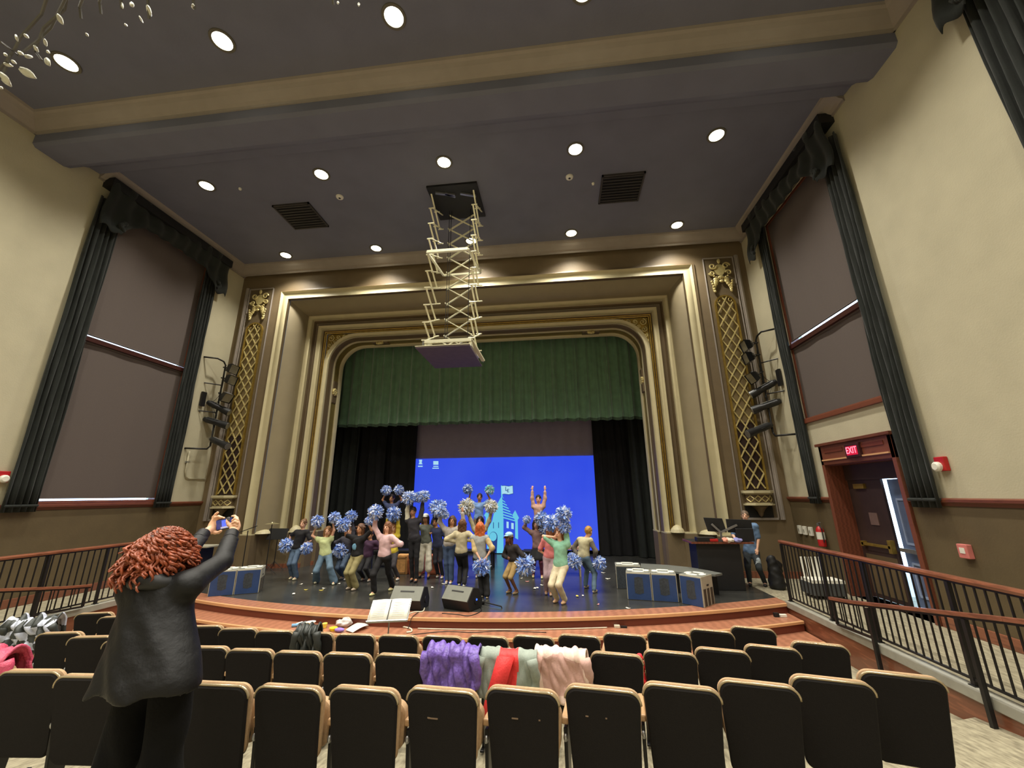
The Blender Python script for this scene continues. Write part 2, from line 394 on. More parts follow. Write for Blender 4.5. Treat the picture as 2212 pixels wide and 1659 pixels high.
b = MB(); b.box((RX-.085, ym+.28, -.66), (RX-.07, ym+.5, -.42)); b.build('notice', mat('grey_notice', (120, 96, 90), .6), lf)
b = MB(); b.box((RX-.12, ym+.42, .06), (RX-.07, ym+.72, .16)); b.build('door_closer', M_GOLD, lf)
b = MB(); b.bar((RX-.13, ym+.05, -1.05), (RX-.13, y1-.15, -1.05), .04, .05); b.box((RX-.15, ym+.02, -1.16), (RX-.07, ym+.1, -.92)); b.box((RX-.15, y1-.2, -1.1), (RX-.07, y1-.12, -1.0)); b.build('push_bar', M_GOLD, lf)
b = MB(); b.box((RX-.075, ym+.05, -2.0), (RX-.068, y1-.1, -1.25)); b.build('kick_plate', M_RECESS, lf)
# near leaf swung outward
hx, hy = RX-.04, y0+.02; ang = math.radians(7); dvx, dvy = math.sin(ang), math.cos(ang)
nrm = Vector((-dvy, dvx, 0))*-1; dv = Vector((dvx, dvy, 0)); W2 = .93
lf2 = MB(); c = Vector((hx, hy, (ZS+.24)/2))+dv*W2/2; lf2.obox(c, dv*W2/2, nrm*.025, (0, 0, (.24-ZS)/2-.01)); lf2 = lf2.build('door_leaf', mat('door_daylight_blue', (96, 110, 140), .35), dr)  # daylight falling on this leaf is put into its blue colour
b = MB()
for (za, zb) in ((-.95, -.15), (-1.85, -1.3)):
    for s0 in (.18, .82):
        b.obox(Vector((hx, hy, (za+zb)/2))+dv*W2*s0-nrm*.03, dv*.02, nrm*.012, (0, 0, (zb-za)/2))
    for z in (za, zb): b.obox(Vector((hx, hy, z))+dv*W2*.5-nrm*.03, dv*W2*.33, nrm*.012, (0, 0, .02))
b.build('panel_moulding', mat('moulding_daylight_blue', (150, 166, 196), .4), lf2)  # paler blue stands in for daylight on the mouldings
b = MB(); b.obox(Vector((hx, hy, -1.07))+dv*W2*.5-nrm*.09, dv*W2*.45, nrm*.03, (0, 0, .035)); b.build('push_bar', M_SILVER, lf2)
b = MB(); b.box((RX+3.2, y0-3, ZS-1), (RX+3.3, y1+3, 3)); struct('wall_outside_added', b, mat('outdoor_bounce_wall', (225, 232, 240), .8))  # wall added outside, white so the door gap reads bright
b = MB(); b.box((RX-.0, y0-3, ZS-.1), (RX+3.3, y1+3, ZS-.05)); struct('floor_outside_added', b, mat('outdoor_bounce_floor', (190, 196, 204), .8))  # ground added outside, pale to bounce daylight into the gap
# ================================================================== PROSCENIUM
ZB = -1.1
def U_path(w_, y, r=0, n=10, zb=ZB):
    z = w_+.02
    if r <= 0.001: return [(XC-w_, y, zb), (XC-w_, y, z), (XC+w_, y, z), (XC+w_, y, zb)]
    p = [(XC-w_, y, zb)]
    for i in range(n+1):
        a = PI-(PI/2)*i/n; p.append((XC-w_+r+r*math.cos(a), y, z-r+r*math.sin(a)))
    for i in range(n+1):
        a = PI/2-(PI/2)*i/n; p.append((XC+w_-r+r*math.cos(a), y, z-r+r*math.sin(a)))
    p.append((XC+w_, y, zb)); return p
_tn = [40]
def contour(prof, m, smooth=True, R=None):
    b = MB(); b.grid([U_path(w_, y, (R-(5.65-w_)) if R else 0) for w_, y in prof]); _tn[0] += 1
    return struct('trim_%d' % _tn[0], b, m, smooth=40 if smooth else None)
def arcp(w0, y0, w1, y1, bulge, n=8):
    """profile arc from (w0,y0) to (w1,y1), bulging by a fraction of the chord"""
    a, c = Vector((w0, y0)), Vector((w1, y1)); d = c-a; nn = Vector((d.y, -d.x)); o = []
    for i in range(n+1):
        t = i/n; p = a+d*t+nn*bulge*4*t*(1-t); o.append((p.x, p.y))
    return o
# flank wall (frame around the mouldings)
b = MB(); wf = 7.0
b.box((XL, D, ZS-.5), (XC-wf, D+.3, ZC)); b.box((XC+wf, D, ZS-.5), (XR, D+.3, ZC)); b.box((XC-wf, D, wf), (XC+wf, D+.3, ZC))
struct('wall_front', b, M_FLANK)
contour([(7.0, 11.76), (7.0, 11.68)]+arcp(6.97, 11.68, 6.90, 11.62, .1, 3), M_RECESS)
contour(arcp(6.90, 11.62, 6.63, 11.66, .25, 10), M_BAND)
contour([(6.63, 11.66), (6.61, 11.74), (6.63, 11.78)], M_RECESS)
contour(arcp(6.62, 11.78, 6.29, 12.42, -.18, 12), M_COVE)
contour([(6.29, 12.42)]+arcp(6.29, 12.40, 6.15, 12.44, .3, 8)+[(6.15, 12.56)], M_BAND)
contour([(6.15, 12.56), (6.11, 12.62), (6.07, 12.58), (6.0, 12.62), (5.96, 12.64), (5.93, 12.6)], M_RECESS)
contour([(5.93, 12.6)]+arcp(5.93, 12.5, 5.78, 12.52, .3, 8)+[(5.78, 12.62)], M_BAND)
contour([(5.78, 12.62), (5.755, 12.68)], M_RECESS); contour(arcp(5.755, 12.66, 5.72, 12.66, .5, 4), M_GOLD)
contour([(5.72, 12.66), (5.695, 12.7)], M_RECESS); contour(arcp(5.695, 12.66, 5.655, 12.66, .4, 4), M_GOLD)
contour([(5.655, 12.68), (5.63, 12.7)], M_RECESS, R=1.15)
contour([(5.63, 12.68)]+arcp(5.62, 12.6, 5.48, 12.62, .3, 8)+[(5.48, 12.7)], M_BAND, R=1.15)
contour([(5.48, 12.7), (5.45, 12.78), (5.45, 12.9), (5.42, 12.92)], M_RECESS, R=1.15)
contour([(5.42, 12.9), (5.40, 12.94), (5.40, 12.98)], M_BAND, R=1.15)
contour([(5.40, 12.98), (5.40, 13.26)], mat('olive_gold_reveal', (120, 104, 52), .4, .2, scale=6), R=1.15)
contour([(5.40, 13.26), (5.37, 13.26), (5.34, 13.3), (5.34, 13.42), (5.6, 13.45)], M_BAND, R=1.15)
# plinths under the mouldings
for s in (-1, 1):
    P = [(6.98, 11.62), (6.6, 11.62), (6.6, 11.95), (6.45, 12.3), (6.2, 12.36), (5.95, 12.42), (5.93, 12.46), (5.5, 12.5), (5.46, 12.6), (5.44, 12.95), (5.36, 13.0), (5.34, 13.5), (7.0, 13.5), (7.0, 11.76)]
    b = MB(); b.prism([(XC+s*w_, y) for w_, y in P], 2, ZS-.1, ZB)
    for i in range(6): pass
    struct('trim_%d' % (60+(s > 0)), b, M_FLANK)
    b = MB(); b.prism([(XC+s*w_, y) for w_, y in P], 2, ZB, ZB+.035); 
    b.lathe((XC+s*5.8, 12.5, ZB+.03), [(.2, 0), (.17, .08), (.1, .16), (.03, .2)], 16); b.lathe((XC+s*6.5, 12.0, ZB+.03), [(.26, 0), (.22, .06), (.1, .12)], 16)
    struct('trim_%d' % (62+(s > 0)), b, M_BAND)
    b = MB(); b.box((XC+s*7.0, D-.04, ZS), (XL if s < 0 else XR, D+.01, ZS+.16)); b.prism([(XC+s*(w_+.015), y-.03) for w_, y in P[:12]]+[(XC+s*5.34, 13.5), (XC+s*7, 13.5)], 2, ZS, ZS+.12)
    struct('baseboard_front_%s' % ('left' if s < 0 else 'right'), b, M_WOODR)
# gold spandrels in the two upper corners
def scroll(b, c, r, th, a0, turns, n=24, y=0, plane='xz', sgn=1):
    pts = []
    for i in range(n+1):
        t = i/n; a = a0+sgn*turns*2*PI*t; rr = r*(1-.75*t); pts.append((c[0]+rr*math.cos(a), y, c[1]+rr*math.sin(a)))
    b.tube(pts, [th*(1-.4*i/n) for i in range(n+1)], 6)
for s in (-1, 1):
    t = thing('corner_spandrel', 'gilt filigree spandrel in the upper %s corner of the stage arch' % ('left' if s < 0 else 'right'), 'ornament', (XC+s*5.5, 12.66, 5.5))
    b = MB(); w0 = 5.645; r = 1.13; z0 = w0+.02; pts = [(XC+s*w0, z0)]
    for i in range(13):
        a = PI/2*i/12; pts.append((XC+s*(w0-r+r*math.sin(a)) if False else XC+s*(w0-r+r*math.cos(PI/2-a)), z0-r+r*math.sin(PI/2-a)))
    b.prism(pts, 1, 12.685, 12.70); b.build('back_plate', M_GOLD, t)
    b = MB()
    for (u, v, rr, ts) in ((.16, .16, .12, 1.4), (.14, .42, .10, 1.3), (.42, .14, .10, 1.3), (.12, .64, .075, 1.2), (.64, .12, .075, 1.2), (.30, .32, .06, 1.2), (.09, .82, .05, 1.1), (.82, .09, .05, 1.1)):
        scroll(b, (XC+s*(w0-u), z0-v), rr, .022, u*9, ts, y=12.66, sgn=1 if u > v else -1)
        b.ball((XC+s*(w0-u), 12.655, z0-v), .025, 8, 6)
    b.build('filigree', M_GOLDP, t, smooth=True)
# lion-like bosses on the arch soffit and jambs
for i, (x, y, z) in enumerate(((XC-3.8, 13.1, 5.4), (XC+3.8, 13.1, 5.4), (XC-5.4, 13.1, 3.6), (XC+5.4, 13.1, 3.6))):
    lab = ['gilt boss on the arch soffit, left of the scissor lift', 'gilt boss on the arch soffit, right of the scissor lift', 'gilt boss on the left jamb of the stage arch', 'gilt boss on the right jamb of the stage arch'][i]
    t = thing('carved_boss', lab, 'ornament', (x, y, z), group='gilt bosses inside the stage arch')
    hx = (.0, .16)[i < 2]; b = MB()
    if i < 2: b.box((x-.3, y-.12, z-.02), (x+.3, y+.14, z+.05))
    else: b.box((x-.05, y-.12, z-.4), (x+.03, y+.14, z+.4))
    b.build('bracket', M_RECESS, t, bevel=.02)
    b = MB(); 
    for q in range(9):
        a = q*2*PI/8; rr = .09 if q < 8 else 0
        p = (x+rr*math.cos(a), y-.1+.05*math.sin(a), z-.02+(rr*math.sin(a)*.4)) if i < 2 else (x+(.03 if x < XC else -.03), y-.02+rr*math.cos(a), z+rr*math.sin(a))
        b.ball(p, .055, 8, 6)
    b.build('carving', M_GOLDP, t, smooth=True)

# lattice panels on the flanks
def flank_panel(s):
    side = 'left' if s < 0 else 'right'
    cx = XC+s*7.74; y = D
    t = thing('lattice_panel', 'tall gilt lattice panel with crest on the %s flank of the stage' % side, 'wall ornament', (cx, y, ZS))
    b = MB(); hw = .43
    b.box((cx-hw, y-.012, -.66), (cx+hw, y+.0, 7.12)); b.build('field', mat('umber_panel_field', (100, 86, 62), .6), t)
    b = MB()
    for (xa, xb) in ((-hw-.03, -hw), (hw, hw+.03)): b.box((cx+xa, y-.05, -.7), (cx+xb, y, 7.16))
    b.box((cx-hw-.03, y-.05, 7.12), (cx+hw+.03, y, 7.16)); b.box((cx-hw-.03, y-.05, -.7), (cx+hw+.03, y, -.64))
    b.build('thin_frame', M_CROWN, t, bevel=.01)
    b = MB(); xo = cx+s*.55; b.box((xo-.06, y-.05, -.7), (xo+.06, y, 7.2)); b.box((xo-.02, y-.075, -.7), (xo+.02, y, 7.2)); b.build('outer_moulding', M_CROWN, t, bevel=.01)
    # niche behind the lattice: brown above, black speaker opening below
    lw = .26; zt = 5.78; zb = .07; ztc = zt-lw
    def arch(hw_, ztop, n=12): return [(cx-hw_, zb), (cx-hw_, ztop-hw_)]+[(cx+hw_*math.cos(PI-PI*i/n), ztop-hw_+hw_*math.sin(PI*i/n)) for i in range(1, n)]+[(cx+hw_, ztop-hw_), (cx+hw_, zb)]
    b = MB(); b.prism(arch(lw+.03, zt+.03), 1, y-.02, y-.013); b.build('niche_back', mat('brown_niche', (122, 106, 72), .6), t)
    b = MB(); b.box((cx-lw, y-.026, zb), (cx+lw, y-.02, 1.9)); nb = [o for o in t.children if o.name.startswith('niche_back')][0]; b.build('speaker_cloth', mat('speaker_cloth', (46, 30, 26), .9, scale=80, amt=.3), nb)
    b = MB(); o = arch(lw+.05, zt+.05, 16); i_ = arch(lw, zt, 16)
    n = len(o); b.add([(p[0], y-.075, p[1]) for p in o]+[(p[0], y-.075, p[1]) for p in i_]+[(p[0], y-.01, p[1]) for p in o]+[(p[0], y-.01, p[1]) for p in i_],
        [(k, k+1, n+k+1, n+k) for k in range(n-1)]+[(k, k+1, 2*n+k+1, 2*n+k) for k in range(n-1)]+[(n+k, n+k+1, 3*n+k+1, 3*n+k) for k in range(n-1)])
    af = b.build('arch_frame', M_GOLD, t)
    b = MB(); cell = .43; hx_ = lw
    N = int((zt-zb)/cell)+2
    def clip(z, x): return z < zt-lw+math.sqrt(max(lw*lw-(x-cx)**2, 0)) and z > zb
    # diagonals: two across the width per cell
    for k in range(-3, N+2):
        for sg in (1, -1):
            z0 = zb+k*cell; seg = []
            for i in range(25):
                u = i/24; x = cx-lw+2*lw*u; z = z0+sg*(u*2*cell)+(0 if sg > 0 else 2*cell)
                if clip(z, x): seg.append((x, y-.05-(.012 if sg > 0 else 0), z))
            if len(seg) > 2: b.bar(seg[0], seg[-1], .032, .03, up=(0, 1, 0))
    b.build('lattice', M_GOLDP, af)
    b = MB()
    for (u, v) in ((-.17, -.12), (.17, -.12), (0, -.05)): scroll(b, (cx+u, zt+v), .08, .012, PI/2, .8, 14, y=y-.06)
    b.build('tracery', M_GOLDP, af, smooth=True)
    # crest
    b = MB(); zc = 6.5
    sh = [(cx+.17*math.sin(a)*(1 if math.cos(a) > -.2 else .8), zc+.2+.2*math.cos(a)) for a in [2*PI*i/20 for i in range(20)]]
    b.prism(sh, 1, y-.06, y-.02)
    for s2 in (-1, 1):
        scroll(b, (cx+s2*.2, zc+.34), .11, .03, 0, 1.3, y=y-.06, sgn=s2); scroll(b, (cx+s2*.25, zc+.1), .09, .03, PI, 1.2, y=y-.06, sgn=-s2)
        for q in range(6):
            a = -1.1+.25*q; b.ball((cx+s2*(.2+.05*math.cos(a*3)), y-.06, zc-.12-.075*q), (.085-.008*q, .03, .07), 8, 6)
        for q in range(5): b.ball((cx+s2*(.3-.015*q), y-.08, zc-.2-.085*q), (.035, .03, .04), 8, 6)
    b.ball((cx, y-.07, zc+.5), (.05, .04, .09), 8, 6); b.ball((cx, y-.08, zc-.06), (.1, .03, .05), 8, 6); b.ball((cx, y-.08, zc-.2), (.07, .03, .05), 8, 6)
    for q in range(8): b.ball((cx-.2+.4*q/7, y-.07, zc-.02-.08*math.sin(PI*q/7)), .03, 8, 6)
    b.build('crest', M_GOLDP, t, smooth=40)
    # bracket with ledge and diamond band below
    def oct(hw_, dp): return [(cx-hw_, y), (cx-hw_, y-dp*.45), (cx-hw_*.55, y-dp), (cx+hw_*.55, y-dp), (cx+hw_, y-dp*.45), (cx+hw_, y)]
    b = MB(); b.prism(oct(.38, .34), 2, -.02, .05); b.prism(oct(.34, .29), 2, -.05, -.02); b.prism(oct(.37, .32), 2, -.33, -.29); b.prism(oct(.33, .28), 2, -.29, -.26)
    b.build('ledge', M_BAND, t, bevel=.008)
    b = MB(); b.prism(oct(.31, .26), 2, -.27, -.05); bbd = b.build('bracket_body', M_RECESS, t)
    b = MB()
    for (xa, xb, ya, yb) in ((-.17, .17, .27, .27), (-.31, -.18, .13, .26), (.31, .18, .13, .26)):
        A = Vector((cx+xa, y-ya, 0)); B = Vector((cx+xb, y-yb, 0)); m = 2 if abs(xb-xa) > .2 else 1
        for q in range(m):
            p0 = A+(B-A)*q/m; p1 = A+(B-A)*(q+1)/m; pm = (p0+p1)/2
            for (e, f, g) in ((p0, pm, 1), (pm, p1, -1)):
                for sg in (1, -1):
                    e2 = e.copy(); f2 = f.copy(); e2.z = -.16 if g > 0 else -.16+sg*.08; f2.z = -.16+sg*.08 if g > 0 else -.16
                    b.bar(e2, f2, .018, .02, up=(0, 1, 0))
    b.build('diamond_band', M_GOLDP, bbd)
    b = MB(); b.box((cx-.34, y-.03, -.64), (cx+.34, y-.012, -.34)); b.build('dark_recess', M_BLACK, t)
    b = MB(); b.lathe((cx, y-.1, -.62), [(.01, 0), (.05, .04), (.07, .12), (.12, .2), (.2, .28)], 14); b.build('corbel', M_RECESS, t, smooth=True)
flank_panel(-1); flank_panel(1)

# ================================================================== STAGE HOUSE
b = MB()
b.box((-12, 19, ZS-.1), (7, 19.2, 9)); b.box((-12, 13.45, ZS-.1), (-11.8, 19, 9)); b.box((6.8, 13.45, ZS-.1), (7, 19, 9))
b.box((-12, 13.45, 8.9), (7, 19.2, 9)); b.box((-12, 13.42, ZS-.3), (XC-5.5, 13.5, 9)); b.box((XC+5.5, 13.42, ZS-.3), (7, 13.5, 9)); b.box((XC-6, 13.42, 5.4), (XC+6, 13.5, 9))
struct('wall_stage_house', b, M_BLACK)
b = MB(); b.box((-12, 12, ZS-.3), (7, 19.2, ZS-.02)); struct('floor_stage_house', b, M_BLACK)
def drape(name, lab, m, x0, x1, y, z0, z1, pleat, amp, seed=0, hem=.0, cat='curtain', group=None, ridge=False):
    t = thing(name, lab, cat, ((x0+x1)/2, y, z0), group=group); rnd = random.Random(seed)
    n = int((x1-x0)/.025); nz = 16; ph = [rnd.uniform(-.6, .6) for _ in range(int((x1-x0)/pleat)+3)]; rows = []
    for k in range(nz+1):
        v = k/nz; z = z0+(z1-z0)*v; row = []
        for i in range(n+1):
            x = x0+(x1-x0)*i/n; u = (x-x0)/pleat; j = int(u); fr = u-j
            a = ph[j]*(1-fr)+ph[j+1]*fr
            s_ = math.sin(2*PI*(u+.12*a))
            d = amp*(math.copysign(abs(s_)**.6, s_))*(.55+.45*(1-v))+.02*math.sin(u*13+k*.4)
            if ridge: d = -amp*(abs(math.cos(PI*(u+.15*a)))**7)*(.6+.4*(1-v)+.15*a)+.02*math.sin(u*9+k*.1)
            row.append((x+.02*a*(1-v), y+d, z+(hem*math.sin(2*PI*u)+hem*.4*a if k == 0 else 0)))
        rows.append(row)
    b = MB(); b.grid(rows); b.build('cloth', m, t, smooth=True)
    return t, rows
t, rows = drape('border_curtain', 'pleated green velvet border curtain hanging across the stage top', M_VALANCE, XC-6.1, XC+6.05, 14.3, 2.58, 6.4, .39, .13, 3, .014, ridge=True)
b = MB(); b.grid([[(p[0], p[1]-.006, p[2]-.06) for p in rows[0]], [(p[0], p[1]-.006, p[2]+.04) for p in rows[0]]]); b.build('fringe', mat('green_fringe', (58, 76, 58), .9, scale=60, amt=.3), t)
drape('leg_curtain', 'green black leg curtain at the left edge of the stage opening', M_VELVET, -8.8, -7.7, 14.95, ZS+.02, 6, .3, .07, 5)
drape('leg_curtain', 'green black leg curtain at the right edge of the stage opening', M_VELVET, 2.62, 3.8, 14.95, ZS+.02, 6, .3, .07, 6)
drape('masking_curtain', 'black masking curtain between green leg and blue screen, left', M_BLKCURT, -7.95, -6.7, 15.25, ZS+.02, 6, .35, .06, 7)
drape('masking_curtain', 'black masking curtain touching the left edge of the blue screen', M_BLKCURT, -7.2, -5.56, 15.5, ZS+.02, 6, .4, .05, 8)
drape('masking_curtain', 'black masking curtain to the right of the blue screen', M_BLKCURT, 1.36, 2.9, 15.4, ZS+.02, 6, .4, .05, 9)
# projection screen
sy = 15.75; sl, sr = -5.86, 1.5; zi = 1.42
t = thing('projection_screen', 'tall grey cloth screen with a blue castle picture projected on it', 'screen', ((sl+sr)/2, sy, ZS))
def srow(z, dy=0): return [(sl+(sr-sl)*i/90, sy+dy+.012*math.sin(i*.31)+(.02*math.sin(i*.9) if i > 62 else 0), z) for i in range(91)]
b = MB(); b.grid([srow(z) for z in (ZS+.12, zi, 5.5)]); b.build('cloth', M_GREYCYC, t, smooth=True)
M_IMG = bpy.data.materials.new('projected_blue'); M_IMG.use_nodes = True
nt = M_IMG.node_tree; bb = nt.nodes['Principled BSDF']; tc = nt.nodes.new('ShaderNodeTexCoord'); nz_ = nt.nodes.new('ShaderNodeTexNoise'); nz_.inputs['Scale'].default_value = .5
rp = nt.nodes.new('ShaderNodeValToRGB'); rp.color_ramp.elements[0].color = (*L3((36, 66, 226)), 1); rp.color_ramp.elements[1].color = (*L3((62, 92, 236)), 1)
nt.links.new(tc.outputs['Object'], nz_.inputs['Vector']); nt.links.new(nz_.outputs[0], rp.inputs[0]); nt.links.new(rp.outputs[0], bb.inputs['Emission Color']); bb.inputs['Emission Strength'].default_value = .78
bb.inputs['Base Color'].default_value = (.02, .02, .03, 1); bb.inputs['Roughness'].default_value = .9
b = MB(); b.grid([srow(ZS+.14, -.03), srow(zi, -.03)]); b.build('projected_picture', M_IMG, t, smooth=True)
def em(name, rgb, s=.8):
    return mat(name, (8, 8, 10), .9, emit=rgb, estr=s)
E_CY = em('projected_cyan', (104, 200, 228)); E_LT = em('projected_pale', (170, 220, 240)); E_DK = em('projected_dark_blue', (30, 60, 130)); E_BL = em('projected_mid_blue', (44, 78, 220))
def sp(px, py, k=0):
    p = at(px, py, 1, sy-.05-.004*k); return (p.x, p.z)
def flat(name, polys, m, k):
    for q in polys: b = MB(); b.prism([sp(x, y, k) for x, y in q], 1, sy-.05-.004*k, sy-.052-.004*k); b.build(name, m, t)
def cz(pts): return [(940+.1868*x, 1020+.1868*y) for x, y in pts]
def ell(cx, cy, rx, ry, a0=0, a1=2*PI, n=16): return [(cx+rx*math.cos(a0+(a1-a0)*i/n), cy-ry*math.sin(a0+(a1-a0)*i/n)) for i in range(n+(a1-a0 < 6))]
flat('castle_tower', [cz([(775, 270), (790, 300), (790, 935), (700, 935), (600, 900), (605, 660), (660, 560), (680, 470), (700, 400), (755, 300)])], E_CY, 1)
flat('castle_side_turret', [cz([(600, 445), (630, 500), (615, 520), (615, 640), (580, 640), (585, 520), (565, 500)]), cz([(925, 440), (970, 530), (955, 550), (960, 780), (925, 760), (925, 560), (890, 500)])], E_CY, 1)
flat('castle_roof', [cz([(775, 280), (930, 570), (790, 545)])], E_BL, 2)
st = []
for k in range(7):
    f0 = .14+k*.125; f1 = f0+.06
    def L_(f): return (775+15*f, 280+265*f)
    def R_(f): return (775+155*f, 280+290*f)
    st.append(cz([L_(f0), R_(min(1, f0+.06)), R_(min(1, f1+.06)), L_(f1)]))
flat('roof_stripe', st, E_CY, 3)
flat('castle_wing', [cz([(790, 545), (925, 575), (925, 770), (790, 720)])], E_BL, 1)
flat('castle_window', [cz([(825, 570), (850, 575), (850, 650), (825, 645)]), cz([(880, 585), (908, 590), (908, 660), (880, 655)])], E_LT, 2)
flat('castle_gate', [cz([(625, 935), (625, 750)]+[(625+48+48*math.cos(PI-PI*i/10), 750-62*math.sin(PI*i/10)) for i in range(1, 10)]+[(721, 750), (712, 935)])], E_DK, 2)
flat('gate_clock', [cz(ell(670, 745, 42, 52))], E_CY, 3)
flat('arrow_slit', [cz([(670, 580), (678, 580), (678, 650), (670, 650)]), cz([(730, 580), (738, 580), (738, 645), (730, 645)])], E_DK, 2)
flat('flag_pole', [cz([(760, 155), (774, 155), (780, 290), (764, 290)])], E_CY, 2)
flat('flag', [cz([(762, 155), (800, 152), (850, 160), (900, 150), (905, 250), (850, 262), (800, 255), (768, 262)])], E_DK, 1)
flat('flag', [cz([(766, 160), (800, 157), (850, 165), (896, 156), (900, 245), (850, 256), (800, 249), (770, 255)])], E_LT, 2)
ltr = [cz([(812, 168), (819, 168), (819, 208), (840, 208), (840, 215), (812, 215)]), cz([(833, 195), (856, 195), (856, 201), (840, 201), (840, 211), (853, 211), (853, 217), (840, 217), (840, 226), (856, 226), (856, 232), (833, 232)])]
flat('flag_letters', ltr, E_DK, 3)
flat('desktop_icon', [[(905, 993), (912, 993), (911, 1000), (913, 1003), (904, 1003), (906, 999)], [(936, 996), (947, 996), (947, 1004), (936, 1004)]], E_LT, 1)
def text_obj(name, s, m, parent, loc, size, rot, ext=.001, align='CENTER', sx=1):
    cu = bpy.data.curves.new(name, 'FONT'); cu.body = s; cu.size = size; cu.extrude = ext; cu.align_x = align; cu.align_y = 'CENTER'
    tmp = bpy.data.objects.new(name, cu); COL.objects.link(tmp)
    dg = bpy.context.evaluated_depsgraph_get(); me = bpy.data.meshes.new_from_object(tmp.evaluated_get(dg)); bpy.data.objects.remove(tmp)
    me.materials.clear(); me.materials.append(m); o = bpy.data.objects.new(name, me); COL.objects.link(o)
    if parent is not None: o.parent = parent; o.location = Vector(loc)-Vector(parent['_org'])
    else: o.location = loc
    o.rotation_euler = rot; o.scale = (sx, 1, 1); return o
flat('icon_caption', [[(903, 1006), (913, 1006), (913, 1008.5), (903, 1008.5)], [(936, 1006.5), (947, 1006.5), (947, 1008.5), (936, 1008.5)], [(934, 1010.5), (948, 1010.5), (948, 1012.5), (934, 1012.5)]], E_LT, 1)
# ================================================================== CEILING: downlights, vents, smoke detectors
M_LENS = mat('lit_lamp_lens', (255, 255, 255), .5, emit=(255, 246, 214), estr=14)
M_RING = mat('dark_lamp_trim', (96, 92, 80), .5)
def downlight():
    t = thing('downlight', 'x', 'ceiling light', (0, 0, ZC), local=True, group='recessed downlights in the ceiling grid')
    b = MB(); b.lathe((0, 0, -.02), [(.155, .03), (.16, 0), (.205, 0), (.21, .015), (.2, .03)], 28); b.build('trim_ring', M_RING, t, smooth=40)
    b = MB(); b.lathe((0, 0, -.012), [(.001, 0), (.16, 0), (.16, .012)], 28); b.build('lens', M_LENS, t)
    ld = bpy.data.lights.new('lamp', 'SPOT'); ld.energy = LAMP_W; ld.color = LAMP_COL; ld.spot_size = math.radians(126); ld.spot_blend = 1.0; ld.shadow_soft_size = .15
    lo = bpy.data.objects.new('lamp', ld); COL.objects.link(lo); lo.parent = t; lo.location = (0, 0, -.06)
    return t
RN = {4.66: 'row nearest the camera, before the beam', 7.79: 'middle row just beyond the beam', 10.98: 'far row next to the stage arch', 1.5: 'unseen row added behind the frame top', -1.7: 'unseen row added above the rear seats', -4.9: 'unseen added rearmost row'}
CN = ['leftmost', 'second from left', 'centre', 'second from right', 'rightmost']
dl = downlight(); first = True
for y in (4.66, 7.79, 10.98, 1.5, -1.7, -4.9):  # last three rows are unseen, added to light walls and seats
    for k in range(5):
        x = XC+.0+3.21*(k-2)-.02
        r = dl if first else dup(dl); first = False
        r.location = (x, y, ZC); r['label'] = 'round lit downlight, %s of the %s' % (CN[k], RN[y])
        if y == 10.98 and k in (1, 3): pass
for (c, lab) in (((-7.17, 9.2), 'left'), ((1.98, 9.2), 'right')):
    t = thing('ceiling_vent', 'square dark ceiling vent %s of the scissor lift' % lab, 'vent', (c[0], c[1], ZC-.03), group='square ceiling vents')
    b = MB(); b.box((c[0]-.53, c[1]-.5, ZC-.03), (c[0]+.53, c[1]+.5, ZC)); b.build('backing', M_BLACK, t)
    b = MB()
    for (x0, x1, y0, y1) in ((-.55, .55, -.52, -.48), (-.55, .55, .48, .52), (-.55, -.51, -.52, .52), (.51, .55, -.52, .52)): b.box((c[0]+x0, c[1]+y0, ZC-.05), (c[0]+x1, c[1]+y1, ZC))
    b.build('frame', mat('dark_vent_paint', (58, 54, 52), .6), t)
    for i in range(9):
        yy = c[1]-.42+.105*i; b = MB(); b.obox((c[0], yy, ZC-.035), (.5, 0, 0), (0, .035, .012), (0, 0, .003)); b.build('slat', mat('dark_vent_paint', (58, 54, 52), .6), t)
for (px, py, r, lab) in ((734, 425, .1, 'round white smoke detector beside the left ceiling vent'), (1230, 382, .1, 'round white smoke detector left of the right ceiling vent'), (519, 407, .04, 'small white sprinkler head near the left end of the middle downlights'), (1281, 396, .04, 'small white sprinkler head touching the right ceiling vent')):
    p = at(px, py, 2, ZC); t = thing('smoke_detector' if r > .05 else 'sprinkler_head', lab, 'smoke detector' if r > .05 else 'sprinkler', (p.x, p.y, ZC-.05))
    b = MB(); b.lathe((p.x, p.y, ZC-.05), [(r*.5, 0), (r*.9, .015), (r, .05)], 16); b.build('cover', M_WHITE, t, smooth=40)
    if r > .05: b = MB(); b.lathe((p.x, p.y, ZC-.062), [(.02, 0), (.035, .014)], 10); b.build('sensor', M_BLACK, t)

